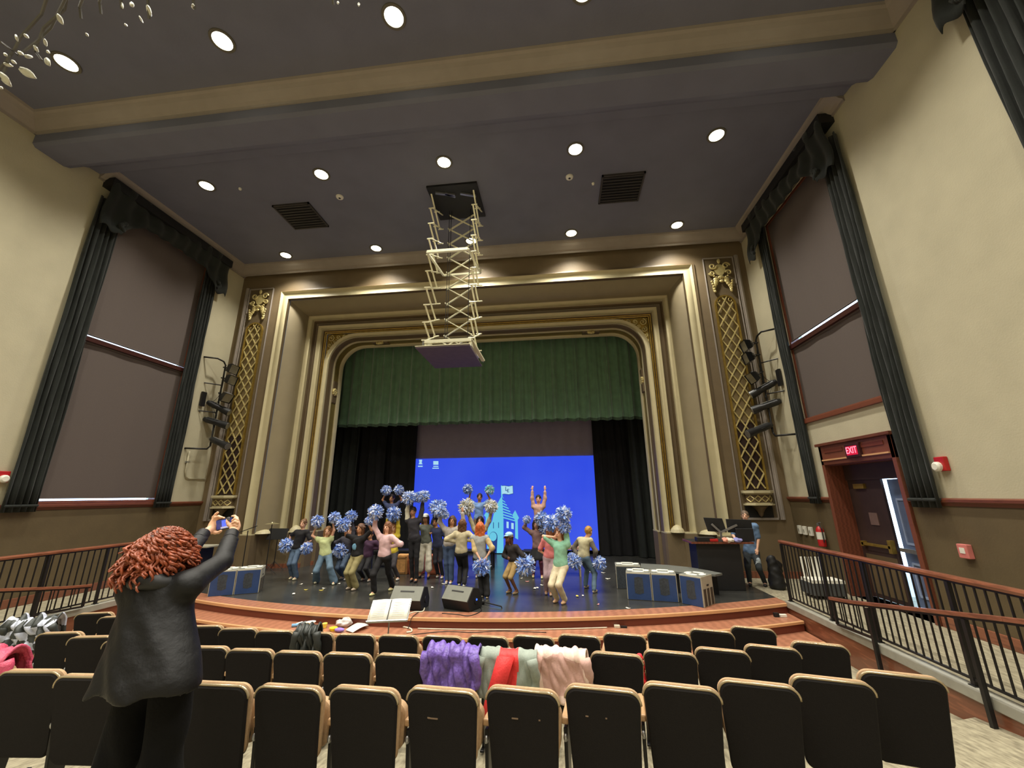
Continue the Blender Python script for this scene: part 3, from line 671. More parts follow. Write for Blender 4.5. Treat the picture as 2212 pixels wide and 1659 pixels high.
# ================================================================== SCISSOR LIFT hanging from its ceiling hatch
lx0, lx1, ly0, ly1 = -3.08, -1.92, 8.58, 9.72
t = thing('scissor_lift', 'cream white scissor lift lowered from a ceiling hatch over the stage front', 'projector lift', ((lx0+lx1)/2, (ly0+ly1)/2, 3.25))
b = MB(); b.box((lx0-.1, ly0-.08, ZC-.06), (lx1+.1, ly1+.1, ZC+.0)); b.build('hatch_opening', M_BLACK, t)
b = MB()
for (x, y, dx) in ((lx0+.1, ly0+.1, .5), (lx0+.35, ly0+.15, .25), (lx1-.4, ly0+.2, .4)): b.bar((x, y, ZC-.09), (x+dx, y+.15, ZC-.09), .06, .05)
b.build('hoist_gear', M_SILVER, t)
zt, zb_ = ZC-.05, 3.62; NL = 9; hh = (zt-zb_)/NL
def scis(b, A, B, off, n0=0, n1=NL, th=.04):
    off = Vector(off)
    for k in range(n0, n1):
        z0, z1 = zb_+hh*k, zb_+hh*(k+1)
        a0, a1 = Vector((A[0], A[1], z0)), Vector((B[0], B[1], z1)); c0, c1 = Vector((B[0], B[1], z0)), Vector((A[0], A[1], z1))
        b.bar(a0+off, a1+off, th, .016); b.bar(c0-off, c1-off, th, .016)
        b.cyl(a0-off*2.2, a0+off*2.2, .018, n=8); b.cyl(c0-off*2.2, c0+off*2.2, .018, n=8); m = (a0+a1)/2; b.cyl(m-off*2.2, m+off*2.2, .014, n=8)
b = MB(); scis(b, (lx0+.0, ly0+.15), (lx0+.0, ly1-.1), (.035, 0, 0)); b.build('left_scissor', M_LIFT, t)
b = MB(); scis(b, (lx1, ly0+.15), (lx1, ly1-.1), (.035, 0, 0)); b.build('right_scissor', M_LIFT, t)
b = MB(); scis(b, (lx0+.22, ly1-.05), (lx1-.2, ly1-.05), (0, .03, 0), th=.06); b.build('rear_scissor', M_LIFT, t)
b = MB()
for x in (lx0+.28, lx0+.34, lx1-.27): b.cyl((x, ly1-.25, zb_-.1), (x, ly1-.25, zt), .009, n=6)
b.build('cable', M_IRON, t)
zm = zb_+hh*4.95; b = MB()
b.bar((lx0, ly0, zm), (lx1-.1, ly0, zm), .07, .07); b.bar((lx0, ly0, zm), (lx0+.1, ly1, zm), .05, .05); b.bar((lx1-.1, ly0, zm), (lx1, ly1, zm), .05, .05); b.bar((lx0+.1, ly1, zm), (lx1, ly1, zm), .05, .05)
b.build('middle_frame', M_LIFT, t)
b = MB(); z = 3.5
b.box((lx0, ly0+.15, z-.06), (lx0+.06, ly1, z+.12)); b.box((lx1-.06, ly0+.15, z-.06), (lx1, ly1, z+.12)); b.box((lx0, ly0+.13, z+.04), (lx1, ly0+.18, z+.12)); b.box((lx0, ly0+.13, z-.08), (lx1, ly0+.18, z-.02)); b.box((lx0, ly1-.04, z-.06), (lx1, ly1, z+.12))
b.bar((-2.5, ly0+.15, z-.05), (-2.35, ly0+.15, z+.06), .03, .03); b.bar((-2.65, ly0+.15, z+.06), (-2.5, ly0+.15, z-.05), .03, .03)
b.bar((lx1-.03, ly0+.2, z+.1), (lx1+.12, ly1-.1, z-.16), .09, .04)
cg = b.build('carriage', M_LIFT, t)
b = MB(); b.box((lx0+.25, ly0+.3, z-.1), (lx1-.25, ly1-.3, z+.04)); b.build('projector', M_WHITE, cg, bevel=.02)
b = MB(); b.cyl((lx0+.0, ly0+.05, 3.3), (lx0+.0, ly0+.05, 3.55), .012, n=6); b.cyl((lx1+.12, ly1-.1, 3.3), (lx1+.12, ly1-.1, 3.4), .012, n=6); b.cyl((lx0, ly1, 3.3), (lx0, ly1, 3.5), .012, n=6); b.build('hanger_rod', M_SILVER, t)
b = MB(); b.box((-3.12, 8.25, 3.24), (-1.86, 9.78, 3.275)); cb_ = b.build('closure_board', mat('mauve_brown_board', (88, 76, 82), .7), t)
b = MB(); b.box((-3.13, 8.24, 3.275), (-1.85, 8.27, 3.29)); b.build('board_edge', M_LIFT, cb_)

# ================================================================== SIDE LIGHT PIPES
def par_can(lab, p, dirv, kind, side):
    p = Vector(p); d = Vector(dirv).normalized(); K = 1.4
    t = thing('stage_light', lab, 'stage light', tuple(p), group='stage lights clamped to the %s wall pipe' % side)
    e = p+d*.12*K
    b = MB()
    if kind == 'flood':
        X = d.cross(Vector((0, 0, 1))).normalized(); Z = X.cross(d)
        b.add([e+(X*a*.1+Z*c*.08)*K for a, c in ((-1, -1), (1, -1), (1, 1), (-1, 1))]+[e+(d*.12+X*a*.13+Z*c*.11)*K for a, c in ((-1, -1), (1, -1), (1, 1), (-1, 1))]+[e+(-d*.05+X*a*.05+Z*c*.05)*K for a, c in ((-1, -1), (1, -1), (1, 1), (-1, 1))],
              [(0, 1, 5, 4), (1, 2, 6, 5), (2, 3, 7, 6), (3, 0, 4, 7), (8, 9, 1, 0), (9, 10, 2, 1), (10, 11, 3, 2), (11, 8, 0, 3), (8, 11, 10, 9)])
        b.build('housing', mat('sheen_black_metal', (30, 30, 32), .3, .5), t); b = MB(); b.obox(e+d*.10*K, X*.115*K, Z*.095*K, d*.006); b.build('reflector', M_SILVER, t)
        b = MB(); b.obox(e+(Z*.105+d*.06)*K, X*.09*K, d*.05*K, Z*.004); b.build('top_plate', M_SILVER, t)
    else:
        b.cyl(e-d*.22*K, e+d*.08*K, .065*K, .065*K, 14); b.cyl(e+d*.08*K, e+d*.24*K, .075*K, .085*K, 14); b.cyl(e-d*.28*K, e-d*.22*K, .045*K, .06*K, 14)
        b.build('barrel', mat('grey_black_metal', (52, 52, 52), .35, .5), t, smooth=40); b = MB(); b.cyl(e+d*.235*K, e+d*.245*K, .075*K, n=14); b.build('front_lens', M_SILVER, t)
        b = MB(); up = Vector((0, 0, 1)); b.obox(e-d*.05*K+up*.07*K, d*.14*K, d.cross(up).normalized()*.03, up*.008); b.build('top_fin', M_SILVER, t)
    b = MB(); X = d.cross(Vector((0, 0, 1))).normalized()
    b.tube([e+X*.13, e+X*.13-d*.1, p-d*.02, e-X*.13-d*.1, e-X*.13], .011, 6); b.cyl(p-d*.08, p+d*.02, .022, n=8); b.build('yoke', M_IRON, t)
    return t
def pipe(side):
    sx = 1 if side == 'left' else -1; xw = XL if sx > 0 else XR; yp = 11.35
    X = lambda px, py: None
    x = xw+sx*.30; zt_, zb2 = 4.3, 1.42
    t = thing('lighting_pipe', 'black bent wall pipe carrying stage lights on the %s wall' % side, 'pipe', (xw, yp, zb2))
    b = MB(); r = .025
    b.tube([(xw, 10.8, zt_), (xw+sx*.3, 11.0, zt_), (x, 11.25, zt_-.02), (x, yp, zt_-.12), (x, yp, zb2+.12), (x, 11.25, zb2+.02), (xw+sx*.3, 11.0, zb2), (xw, 10.8, zb2)], r, 10); b.build('pipe_run', M_IRON, t, smooth=True)
    for z in (3.5, 2.6): b = MB(); b.tube([(x, yp, z), (xw+sx*.1, 11.1, z), (xw, 11.0, z)], .018, 8); b.build('bracket', M_IRON, t)
    b = MB(); zz = 3.3
    b.box((xw+sx*.02, 10.95, 2.75), (xw+sx*.08, 11.1, 3.2)); b.build('plug_strip', M_IRON, t)
    b = MB()
    rnd = random.Random(4+sx)
    for q in range(5):
        z0 = 4.1-q*.5; pts = []
        for i in range(9): u = i/8; pts.append((x+sx*.05*math.sin(u*PI)*2-(x-xw)*.6*u*u, yp-.1*u, z0+(2.9-z0)*u-.25*math.sin(u*PI)))
        b.tube(pts, .007, 5)
    b.build('power_cord', M_BLACK, t)
    dn = ['top', 'second', 'third', 'fourth', 'fifth', 'bottom']
    tgt = (-sx*-1*1.0)
    spec = [(4.08, 'flood', (sx*1, .05, -.25)), (3.72, 'flood', (sx*1, .1, -.25)), (3.2, 'flood', (sx*.9, .0, -.5)), (2.83, 'ell', (sx*.8, .3, -.42)), (2.32, 'ell', (sx*.9, .3, -.28)), (1.68, 'ell', (sx*1, -.1, -.38))]
    for i, (z, kd, dv) in enumerate(spec):
        par_can('%s black stage light on the %s wall pipe, %s' % ({0: 'topmost', 5: 'lowest'}.get(i, dn[i]), side, 'square flood type' if kd == 'flood' else 'long barrel type'),
                (x+sx*(.06 if kd == 'flood' else (-.08 if i < 5 else .22)), yp-.05, z), dv, kd, side)
pipe('left'); pipe('right')
# conduit on the left wall
t = thing('conduit', 'pale conduit bending round below the left wall pipe', 'conduit', (XL, 11.2, .2))
b = MB(); b.tube([(XL+.03, 10.95, 1.35), (XL+.03, 10.95, .75), (XL+.03, 11.0, .6), (XL+.03, 11.1, .55), (XL+.03, 11.7, .55)], .022, 8); b.build('tube', M_CREAM, t, smooth=True)
b = MB(); b.box((XL, 10.9, 1.0), (XL+.05, 11.0, 1.05)); b.build('strap', M_SILVER, t)

# ================================================================== RIGHT WALL FITTINGS
def wallbox(nm, lab, cat, px, py, w_, h_, d_, m, extra=None):
    p = at(px, py, 0, XR); t = thing(nm, lab, cat, (XR, p.y, p.z-h_/2))
    b = MB(); b.box((XR-d_, p.y-w_/2, p.z-h_/2), (XR, p.y+w_/2, p.z+h_/2)); b.build('body', m, t, bevel=.01)
    if extra: extra(t, p)
    return t
def ex_exit(t, p):
    b = MB(); b.box((XR-.125, p.y-.155, p.z-.09), (XR-.12, p.y+.155, p.z+.09)); b.build('lit_face', mat('lit_red_face', (60, 6, 14), .5, emit=(190, 16, 50), estr=1.0), t)
    text_obj('lettering', 'EXIT', mat('lit_pink_letter', (200, 60, 80), .5, emit=(255, 130, 150), estr=1.6), t, (XR-.13, p.y, p.z), .19, (PI/2, 0, -PI/2), .002, sx=.8)
p = at(1842, 973, 0, XR-.1); t = thing('exit_sign', 'small red lit EXIT sign on the panel above the doorway', 'exit sign', (XR, p.y, p.z-.13))
b = MB(); b.box((XR-.12, p.y-.2, p.z-.14), (XR-.05, p.y+.2, p.z+.14)); b.build('housing', mat('dark_red_housing', (52, 16, 18), .5), t, bevel=.01); ex_exit(t, p)
def ex_strobe(t, p):
    b = MB(); b.lathe((XR-.13, p.y+.03, p.z-.04), [(.05, 0), (.075, .02), (.075, .06)], 14, axis=0); b.build('strobe_lens', M_WHITE, t)
wallbox('fire_strobe', 'red fire alarm strobe on the cream right wall beside the drape', 'fire alarm', 2040, 1002, .17, .22, .07, M_RED, ex_strobe)
def ex_pull(t, p):
    b = MB(); b.box((XR-.085, p.y-.04, p.z-.03), (XR-.07, p.y+.04, p.z+.05)); b.build('handle', M_WHITE, t)
wallbox('fire_alarm_pull', 'faded red fire alarm pull station on the brown dado right of doorway', 'fire alarm', 2092, 1191, .16, .2, .08, mat('faded_red', (206, 120, 112), .5), ex_pull)
for i, px in enumerate((1730, 1741, 1754)):
    p = at(px, 1144+i*2, 0, XR); t = thing('switch_box', ['leftmost white switch box on the dado near the extinguisher', 'middle white switch box on the dado near the extinguisher', 'white switch box directly left of the fire extinguisher'][i], 'switch', (XR, p.y, p.z-.1), group='white switch boxes')
    b = MB(); b.box((XR-.05, p.y-.06, p.z-.1), (XR, p.y+.06, p.z+.1)); b.build('body', M_WHITE, t, bevel=.006)
    b = MB(); b.box((XR-.06, p.y-.02, p.z-.03), (XR-.05, p.y+.02, p.z+.03)); b.build('toggle', M_CURB, t)
p = at(1773, 1157, 0, XR-.1); t = thing('fire_extinguisher', 'red fire extinguisher with a white label hung on the dado', 'fire extinguisher', (XR-.1, p.y, p.z-.28))
z = p.z-.24; b = MB(); b.lathe((XR-.1, p.y, z), [(.06, 0), (.08, .02), (.08, .36), (.05, .42), (.025, .45)], 16); b.build('cylinder', M_RED, t, smooth=40)
b = MB(); b.lathe((XR-.1, p.y, z+.16), [(.082, 0), (.082, .16)], 16); b.build('label_band', M_WHITE, t)
b = MB(); b.box((XR-.13, p.y-.02, z+.45), (XR-.07, p.y+.02, z+.5)); b.bar((XR-.1, p.y-.07, z+.53), (XR-.1, p.y+.04, z+.5), .03, .02); b.build('valve', M_SILVER, t)
b = MB(); b.tube([(XR-.1, p.y-.02, z+.47), (XR-.12, p.y-.12, z+.4), (XR-.12, p.y-.12, z+.1)], .012, 8); b.build('hose', M_BLACK, t)
# left wall strobe at the frame edge
p = at(2, 1030, 0, XL); t = thing('fire_strobe', 'red fire alarm strobe cut by the left edge on the cream wall', 'fire alarm', (XL, p.y, p.z-.11))
b = MB(); b.box((XL, p.y-.09, p.z-.11), (XL+.07, p.y+.09, p.z+.11)); b.build('body', M_RED, t, bevel=.01)
b = MB(); b.lathe((XL+.07, p.y, p.z-.04), [(.075, 0), (.075, .04), (.05, .06)], 14, axis=0); b.build('strobe_lens', M_WHITE, t)

# ================================================================== RAILINGS
def railing(side):
    sx = 1 if side == 'right' else -1; xe = WR if sx > 0 else WL; x = xe+sx*.04
    t = thing('walkway_railing', 'black baluster railing with red wood handrail along the %s walkway' % side, 'railing', (x, 3, ZS+.04))
    ya, yb = 9.2, -1.0; zr = -.97
    b = MB(); b.prism([(x-.03, zr-.02), (x+.03, zr-.02), (x+.04, zr+.01), (x+.03, zr+.035), (x-.03, zr+.035), (x-.04, zr+.01)], 1, yb, ya+.03); b.build('handrail', M_WOODR, t)
    b = MB(); b.box((x-.012, yb, zr-.045), (x+.012, ya, zr-.02)); b.build('top_bar', M_IRON, t)
    b = MB(); b.box((x-.012, yb, ZS+.10), (x+.012, ya, ZS+.125)); b.build('bottom_bar', M_IRON, t)
    posts = [9.2, 7.95, 6.95, 5.6, 4.2, 2.8, 1.4, 0, -.98]
    for y in posts:
        b = MB(); b.box((x-.022, y-.022, ZS+.03), (x+.022, y+.022, zr-.04)); b.box((x-.04, y-.04, ZS+.045), (x+.04, y+.04, ZS+.055)); b.build('post', M_IRON, t)
    me = None; y = ya-.115; n = 0
    while y > yb and n < 90:
        if min(abs(y-q) for q in posts) > .05:
            if me is None:
                b = MB(); b.box((x-.008, y-.008, ZS+.11), (x+.008, y+.008, zr-.03)); o = b.build('baluster', M_IRON, t); me = o; y00 = y
            else:
                o = me.copy(); COL.objects.link(o); o.parent = t; o.location = (0, y-y00, 0)
            n += 1
        y -= .115
    # lower handrail beside the seats
    t2 = thing('aisle_handrail', 'low red wood handrail on black posts beside the %s seats' % side, 'handrail', (xe-sx*.09, 4, -2.4))
    x2 = xe-sx*.09; P = [(7.68, -1.66), (7.2, -1.60), (4.9, -1.22), (1.5, -.72)]
    b = MB()
    for i in range(3):
        (y1, z1), (y2, z2) = P[i], P[i+1]; b.bar((x2, y1+.0, z1), (x2, y2, z2), .06, .045)
    b.build('rail', M_WOODR, t2, bevel=.006)
    b = MB()
    for i in range(3):
        (y1, z1), (y2, z2) = P[i], P[i+1]; b.bar((x2, y1, z1-.035), (x2, y2, z2-.035), .025, .02)
    b.build('under_bar', M_IRON, t2)
    for (y, z) in ((6.85, -1.6), (5.35, -1.34), (3.4, -1.04)):
        b = MB(); zf = -2.5 if y > 5.7 else (-2.3 if y > 4 else -2.15)
        b.box((x2-.022, y-.022, zf-.06), (x2+.022, y+.022, z)); b.build('post', M_IRON, t2)
    b = MB(); b.bar((x2, 7.62, -1.66), (x2, 7.62, -2.02), .035, .035); b.bar((x2, 7.62, -2.02), (x2, 6.85, -1.98), .03, .03)
    b.build('end_return', M_IRON, t2)
    for i in range(3):
        b = MB(); y = 7.42-.17*i; b.bar((x2, y, -1.63+.02*i), (x2, y, -2.0), .012, .012); b.build('baluster', M_IRON, t2)
railing('right'); railing('left')
# ================================================================== implicit-surface mesher (for bodies, clothes, hair)
def mesh_sdf(prims, h, name, m, parent, origin, wob=0, wf=20.0, fn=None):
    """prims: ('c',a,b,r1,r2,k) capsule cone, ('e',c,(rx,ry,rz),R,k) ellipsoid, ('-e',...) carve"""
    lo = np.array([1e9]*3); hi = -lo
    for p in prims:
        if p[0] == 'c':
            a, b = np.array(p[1]), np.array(p[2]); r = max(p[3], p[4]); lo = np.minimum(lo, np.minimum(a, b)-r); hi = np.maximum(hi, np.maximum(a, b)+r)
        elif p[0] == 'e':
            c = np.array(p[1]); r = max(p[2]); lo = np.minimum(lo, c-r); hi = np.maximum(hi, c+r)
    lo -= 3*h+.01; hi += 3*h+.01; n = np.ceil((hi-lo)/h).astype(int)+1
    ax = [lo[i]+h*np.arange(n[i]) for i in range(3)]; Dm = np.full(n, .5, dtype=np.float64)
    for p in prims:
        if p[0] == 'c': a, b = np.array(p[1]), np.array(p[2]); r = max(p[3], p[4]); l_, h_ = np.minimum(a, b)-r, np.maximum(a, b)+r; k = p[5]
        else: c = np.array(p[1]); r = max(p[2]); l_, h_ = c-r, c+r; k = p[4]
        mg = .05+k; i0 = np.maximum(0, np.floor((l_-mg-lo)/h).astype(int)); i1 = np.minimum(n, np.ceil((h_+mg-lo)/h).astype(int)+1)
        if np.any(i1 <= i0): continue
        X, Y, Z = np.meshgrid(ax[0][i0[0]:i1[0]], ax[1][i0[1]:i1[1]], ax[2][i0[2]:i1[2]], indexing='ij')
        if p[0] == 'c':
            ba = b-a; L2 = max(ba@ba, 1e-9); px, py, pz = X-a[0], Y-a[1], Z-a[2]
            t = np.clip((px*ba[0]+py*ba[1]+pz*ba[2])/L2, 0, 1)
            d = np.sqrt((px-ba[0]*t)**2+(py-ba[1]*t)**2+(pz-ba[2]*t)**2)-(p[3]+(p[4]-p[3])*t)
        else:
            R = p[3]; px, py, pz = X-c[0], Y-c[1], Z-c[2]; q = []
            for i in range(3):
                e = R[i] if R is not None else [(1, 0, 0), (0, 1, 0), (0, 0, 1)][i]; q.append((px*e[0]+py*e[1]+pz*e[2]))
            rr = p[2]; k0 = np.sqrt((q[0]/rr[0])**2+(q[1]/rr[1])**2+(q[2]/rr[2])**2); k1 = np.sqrt((q[0]/rr[0]**2)**2+(q[1]/rr[1]**2)**2+(q[2]/rr[2]**2)**2)
            d = k0*(k0-1)/np.maximum(k1, 1e-6)
        sl = (slice(i0[0], i1[0]), slice(i0[1], i1[1]), slice(i0[2], i1[2])); old = Dm[sl]
        if p[0][0] == '-': Dm[sl] = np.maximum(old, -d)
        elif k > 0:
            hh_ = np.clip(.5+.5*(old-d)/k, 0, 1); Dm[sl] = old*(1-hh_)+d*hh_-k*hh_*(1-hh_)
        else: Dm[sl] = np.minimum(old, d)
    if wob:
        X, Y, Z = np.meshgrid(*ax, indexing='ij')
        Dm = Dm+wob*(np.sin(wf*X+3*np.sin(wf*.6*Z))*np.cos(wf*.7*Z+2*np.sin(wf*.5*Y))+.5*np.sin(wf*2.1*Y+wf*1.3*Z))
    if fn: X, Y, Z = np.meshgrid(*ax, indexing='ij'); Dm = Dm+fn(X, Y, Z)
    ins = Dm < 0
    c8 = [ins[dx:n[0]-1+dx, dy:n[1]-1+dy, dz:n[2]-1+dz] for dx in (0, 1) for dy in (0, 1) for dz in (0, 1)]
    s8 = sum(c.astype(np.int8) for c in c8); act = (s8 > 0) & (s8 < 8); idx = np.argwhere(act)
    if len(idx) == 0: return None
    vid = -np.ones(act.shape, dtype=np.int64); vid[act] = np.arange(len(idx))
    acc = np.zeros((len(idx), 3)); cnt = np.zeros(len(idx))
    for axx in range(3):
        o = [i for i in range(3) if i != axx]
        for u in (0, 1):
            for v_ in (0, 1):
                a0 = idx.copy(); a0[:, o[0]] += u; a0[:, o[1]] += v_; a1 = a0.copy(); a1[:, axx] += 1
                d0 = Dm[a0[:, 0], a0[:, 1], a0[:, 2]]; d1 = Dm[a1[:, 0], a1[:, 1], a1[:, 2]]; mk = (d0 < 0) != (d1 < 0)
                t = np.where(mk, d0/np.where(mk, d0-d1, 1), 0); P = a0.astype(float); P[:, axx] += t
                acc[mk] += P[mk]; cnt[mk] += 1
    V = lo+h*(acc/cnt[:, None]); F = []
    for axx in range(3):
        o = [i for i in range(3) if i != axx]
        A = ins; s0 = [slice(0, None)]*3; s1 = [slice(0, None)]*3; s0[axx] = slice(0, n[axx]-1); s1[axx] = slice(1, n[axx])
        E = np.argwhere(A[tuple(s0)] != A[tuple(s1)])
        E = E[(E[:, o[0]] > 0) & (E[:, o[1]] > 0) & (E[:, o[0]] < n[o[0]]-1) & (E[:, o[1]] < n[o[1]]-1)]
        q = []
        for (u, v_) in ((-1, -1), (0, -1), (0, 0), (-1, 0)):
            e = E.copy(); e[:, o[0]] += u; e[:, o[1]] += v_; q.append(vid[e[:, 0], e[:, 1], e[:, 2]])
        q = np.stack(q, 1); st_ = A[E[:, 0], E[:, 1], E[:, 2]]
        if axx == 1: st_ = ~st_
        q[~st_] = q[~st_][:, ::-1]; F.append(q[(q >= 0).all(1)])
    F = np.concatenate(F)
    me = bpy.data.meshes.new(name); V = V-np.array(origin)
    me.vertices.add(len(V)); me.vertices.foreach_set('co', V.ravel()); me.loops.add(len(F)*4); me.loops.foreach_set('vertex_index', F.ravel().astype(np.int32))
    me.polygons.add(len(F)); me.polygons.foreach_set('loop_start', np.arange(len(F), dtype=np.int32)*4)
    me.update(calc_edges=True); me.polygons.foreach_set('use_smooth', np.ones(len(F), dtype=bool)); me.materials.append(m); me.update()
    o = bpy.data.objects.new(name, me); COL.objects.link(o)
    if parent is not None: o.parent = parent
    return o

def ik(a, c, l1, l2, bend):
    """middle joint between a and c"""
    a, c = Vector(a), Vector(c); d = c-a; L = d.length
    if L > (l1+l2)*.995: c = a+d.normalized()*(l1+l2)*.995; d = c-a; L = d.length
    x = (l1*l1-l2*l2+L*L)/(2*L); hh_ = math.sqrt(max(l1*l1-x*x, 0)); n_ = d.normalized(); b_ = Vector(bend); b_ = b_-n_*b_.dot(n_)
    if b_.length < 1e-4: b_ = n_.orthogonal()
    return a+n_*x+b_.normalized()*hh_, c

SKIN = {'light': (226, 176, 146), 'tan': (196, 142, 104), 'dark': (120, 78, 56), 'pink': (236, 180, 160)}
def cloth_mat(rgb, rough=.85): return mat('cloth_%d_%d_%d' % rgb, rgb, rough, scale=14, amt=.14, bump=.2, bscale=60)
def hand_prims(w, d, up, s, side, curl=.4):
    """open, slightly curled hand: wrist w, direction d, palm normal up"""
    d = Vector(d).normalized(); up = Vector(up); up = (up-d*up.dot(d)).normalized(); x = d.cross(up)*side; P = []
    pc = w+d*.045*s
    P.append(('e', tuple(pc), (.040*s, .016*s, .048*s), [tuple(x), tuple(up), tuple(d)], .012))
    for i, (o, l) in enumerate(((-.030, .062), (-.010, .072), (.010, .068), (.029, .052))):
        a = w+d*.082*s+x*o*s; b = a+(d-up*curl*.6+x*o*1.5).normalized()*l*.5*s; c = b+(d*(1-curl*.5)-up*curl*1.4).normalized()*l*.5*s
        P.append(('c', tuple(a), tuple(b), .0105*s, .0098*s, .006)); P.append(('c', tuple(b), tuple(c), .0098*s, .0085*s, .004))
    a = w+d*.025*s-x*.028*s; b = a+(d*.7-x*.8-up*.3).normalized()*.038*s; c = b+(d-up*.3-x*.1).normalized()*.032*s
    P.append(('c', tuple(a), tuple(b), .014*s, .012*s, .008)); P.append(('c', tuple(b), tuple(c), .012*s, .0095*s, .004))
    return P

def make_person(label, J, s, face=(0, -1, 0), skin='light', hair=(60, 40, 28), hairstyle='long', top=(120, 120, 120), sleeve=1.0, pants=(60, 74, 96), flare=1.0, pantlen=1.0, shoe=(220, 216, 204), cap=None, extra=None, h=.017, group=None, sleeve_col=None, skirt=None, headtilt=(0, 0, 0), name='person', hands=True, emblem=None, loc=None):
    J = {k: Vector(v) for k, v in J.items()}; V3 = Vector
    fc = V3(face).normalized(); sd = fc.cross(V3((0, 0, 1))).normalized()   # person's right if fc forward
    lowest = min(J['lf'].z, J['rf'].z); base = loc or ((J['lf'].x+J['rf'].x)/2, (J['lf'].y+J['rf'].y)/2, lowest-.0)
    t = thing(name, label, 'person', base, group=group); org = V3(base)
    sk = mat('skin_'+skin, SKIN[skin], .55, scale=8, amt=.04)
    hs = min(1.0, .55+.45*s+.06)*1.0
    hc = J['head']; upv = (V3((0, 0, 1))+V3(headtilt)).normalized(); f2 = (fc-upv*fc.dot(upv)).normalized(); s2 = f2.cross(upv)
    HR = [tuple(s2), tuple(f2), tuple(upv)]
    def hp(x, y, z): return tuple(hc+(s2*x+f2*y+upv*z)*hs)
    body = []
    body.append(('e', hp(0, -.008, .02), (.074*hs, .092*hs, .098*hs), HR, 0)); body.append(('e', hp(0, .018, -.045), (.054*hs, .066*hs, .062*hs), HR, .03))
    body.append(('c', hp(0, .085, .005), hp(0, .104, -.022), .010*hs, .014*hs, .012))
    for e in (-1, 1): body.append(('e', hp(e*.078, -.01, -.005), (.012*hs, .022*hs, .03*hs), HR, .006))
    body.append(('c', hp(-.02, .083, -.055), hp(.02, .083, -.055), .009*hs, .009*hs, .01))
    nk = J['neck']; hip = J['hip']; body.append(('c', hp(0, -.02, -.06), tuple(nk+V3((0, 0, -.02))), .046*s+.006, .056*s, .03))
    axis = (nk-hip).normalized(); shw = .165*s; hw = .085*s
    shl = nk-sd*-0+sd*0
    L = {}; 
    for c, sg in (('l', 0), ('r', 0)): pass
    # image-left limb: choose the side by hand layout
    lat = J.get('lat', sd if sd.x < 0 else -sd)     # unit vector towards the image-left side of the body
    lat = V3(lat).normalized()
    S = {'l': nk+lat*shw-axis*.035*s, 'r': nk-lat*shw-axis*.035*s}; Hh = {'l': hip+lat*hw, 'r': hip-lat*hw}
    ua, fa = .285*s, .25*s; th, sh_ = .43*s, .42*s; El, Ha, Kn, An = {}, {}, {}, {}
    for c in 'lr':
        bend = V3((0, 0, -1))*.6+(lat if c == 'l' else -lat)*.8-fc*.2
        El[c], Ha[c] = ik(S[c], J[c+'h'], ua, fa, J.get(c+'eb', bend))
        if c+'e' in J: El[c] = S[c]+(J[c+'e']-S[c]).normalized()*ua; Ha[c] = El[c]+(J[c+'h']-El[c]).normalized()*min(fa*1.1, (J[c+'h']-El[c]).length)
        an = J[c+'f']+V3((0, 0, .075*s))
        Kn[c], An[c] = ik(Hh[c], an, th, sh_, J.get(c+'kb', fc+V3((0, 0, .1))))
        if (An[c]-an).length > .01: An[c] = an
    torso = lambda g, k=.04: [('c', tuple(S['l']), tuple(S['r']), .058*s+g, .058*s+g, k), ('c', tuple(nk-axis*.12*s), tuple(hip+axis*.2*s), .105*s+g, .088*s+g, .06), ('c', tuple(nk-axis*.12*s+lat*.05*s), tuple(hip+axis*.06*s+lat*.04*s), .085*s+g, .08*s+g, .05), ('c', tuple(nk-axis*.12*s-lat*.05*s), tuple(hip+axis*.06*s-lat*.04*s), .085*s+g, .08*s+g, .05)]
    body += torso(0)
    body.append(('c', tuple(Hh['l']), tuple(Hh['r']), .085*s, .085*s, .05))
    for c, sg in (('l', 1), ('r', -1)):
        body.append(('c', tuple(S[c]), tuple(El[c]), .046*s, .036*s, .03)); body.append(('c', tuple(El[c]), tuple(Ha[c]), .037*s, .023*s, .015))
        body.append(('c', tuple(Hh[c]), tuple(Kn[c]), .078*s, .052*s, .03)); body.append(('c', tuple(Kn[c]), tuple(An[c]), .052*s, .034*s, .02))
        body.append(('c', tuple(An[c]), tuple(An[c]+fc*.1*s-V3((0, 0, .035*s))), .036*s, .03*s, .02))
        if hands: body += hand_prims(Ha[c], (Ha[c]-El[c]), J.get('palm', fc), max(s, .9)*.95, 1 if c == 'l' else -1)
    mesh_sdf(body, h, 'body', sk, t, org)
    # shirt
    tm = cloth_mat(top); g = .016; sh2 = torso(g+.004, .05); sep = sleeve_col is not None; slv = {'l': [], 'r': []}
    for c in 'lr':
        p1 = min(1, sleeve*2); e1 = S[c]+(El[c]-S[c])*p1; slv[c].append(('c', tuple(S[c]), tuple(e1), .054*s+g, .044*s+g, .03))
        if sleeve > .5: p2 = (sleeve-.5)*2; slv[c].append(('c', tuple(El[c]), tuple(El[c]+(Ha[c]-El[c])*p2*.95), .044*s+g, .032*s+g, .03))
        if not sep: sh2 += slv[c]
    hem = J.get('hem', .0); sh2.append(('c', tuple(hip+lat*.05*s+axis*(.06-hem)*s), tuple(hip-lat*.05*s+axis*(.06-hem)*s), .095*s+g, .095*s+g, .06))
    so = mesh_sdf(sh2, h, 'shirt', tm, t, org, wob=.004, wf=26)
    if sep:
        for i, c in enumerate('lr'): mesh_sdf(slv[c], h, 'sleeve', cloth_mat(sleeve_col[i] if isinstance(sleeve_col[0], tuple) else sleeve_col), t, org, wob=.004, wf=26)
    if emblem:
        b = MB(); c0 = (nk+hip)/2+fc*.125*s+V3((0, 0, .03)); b.ball(c0, (.07, .02, .075), 12, 8); b.build('shirt_emblem', cloth_mat(emblem), t, smooth=True)
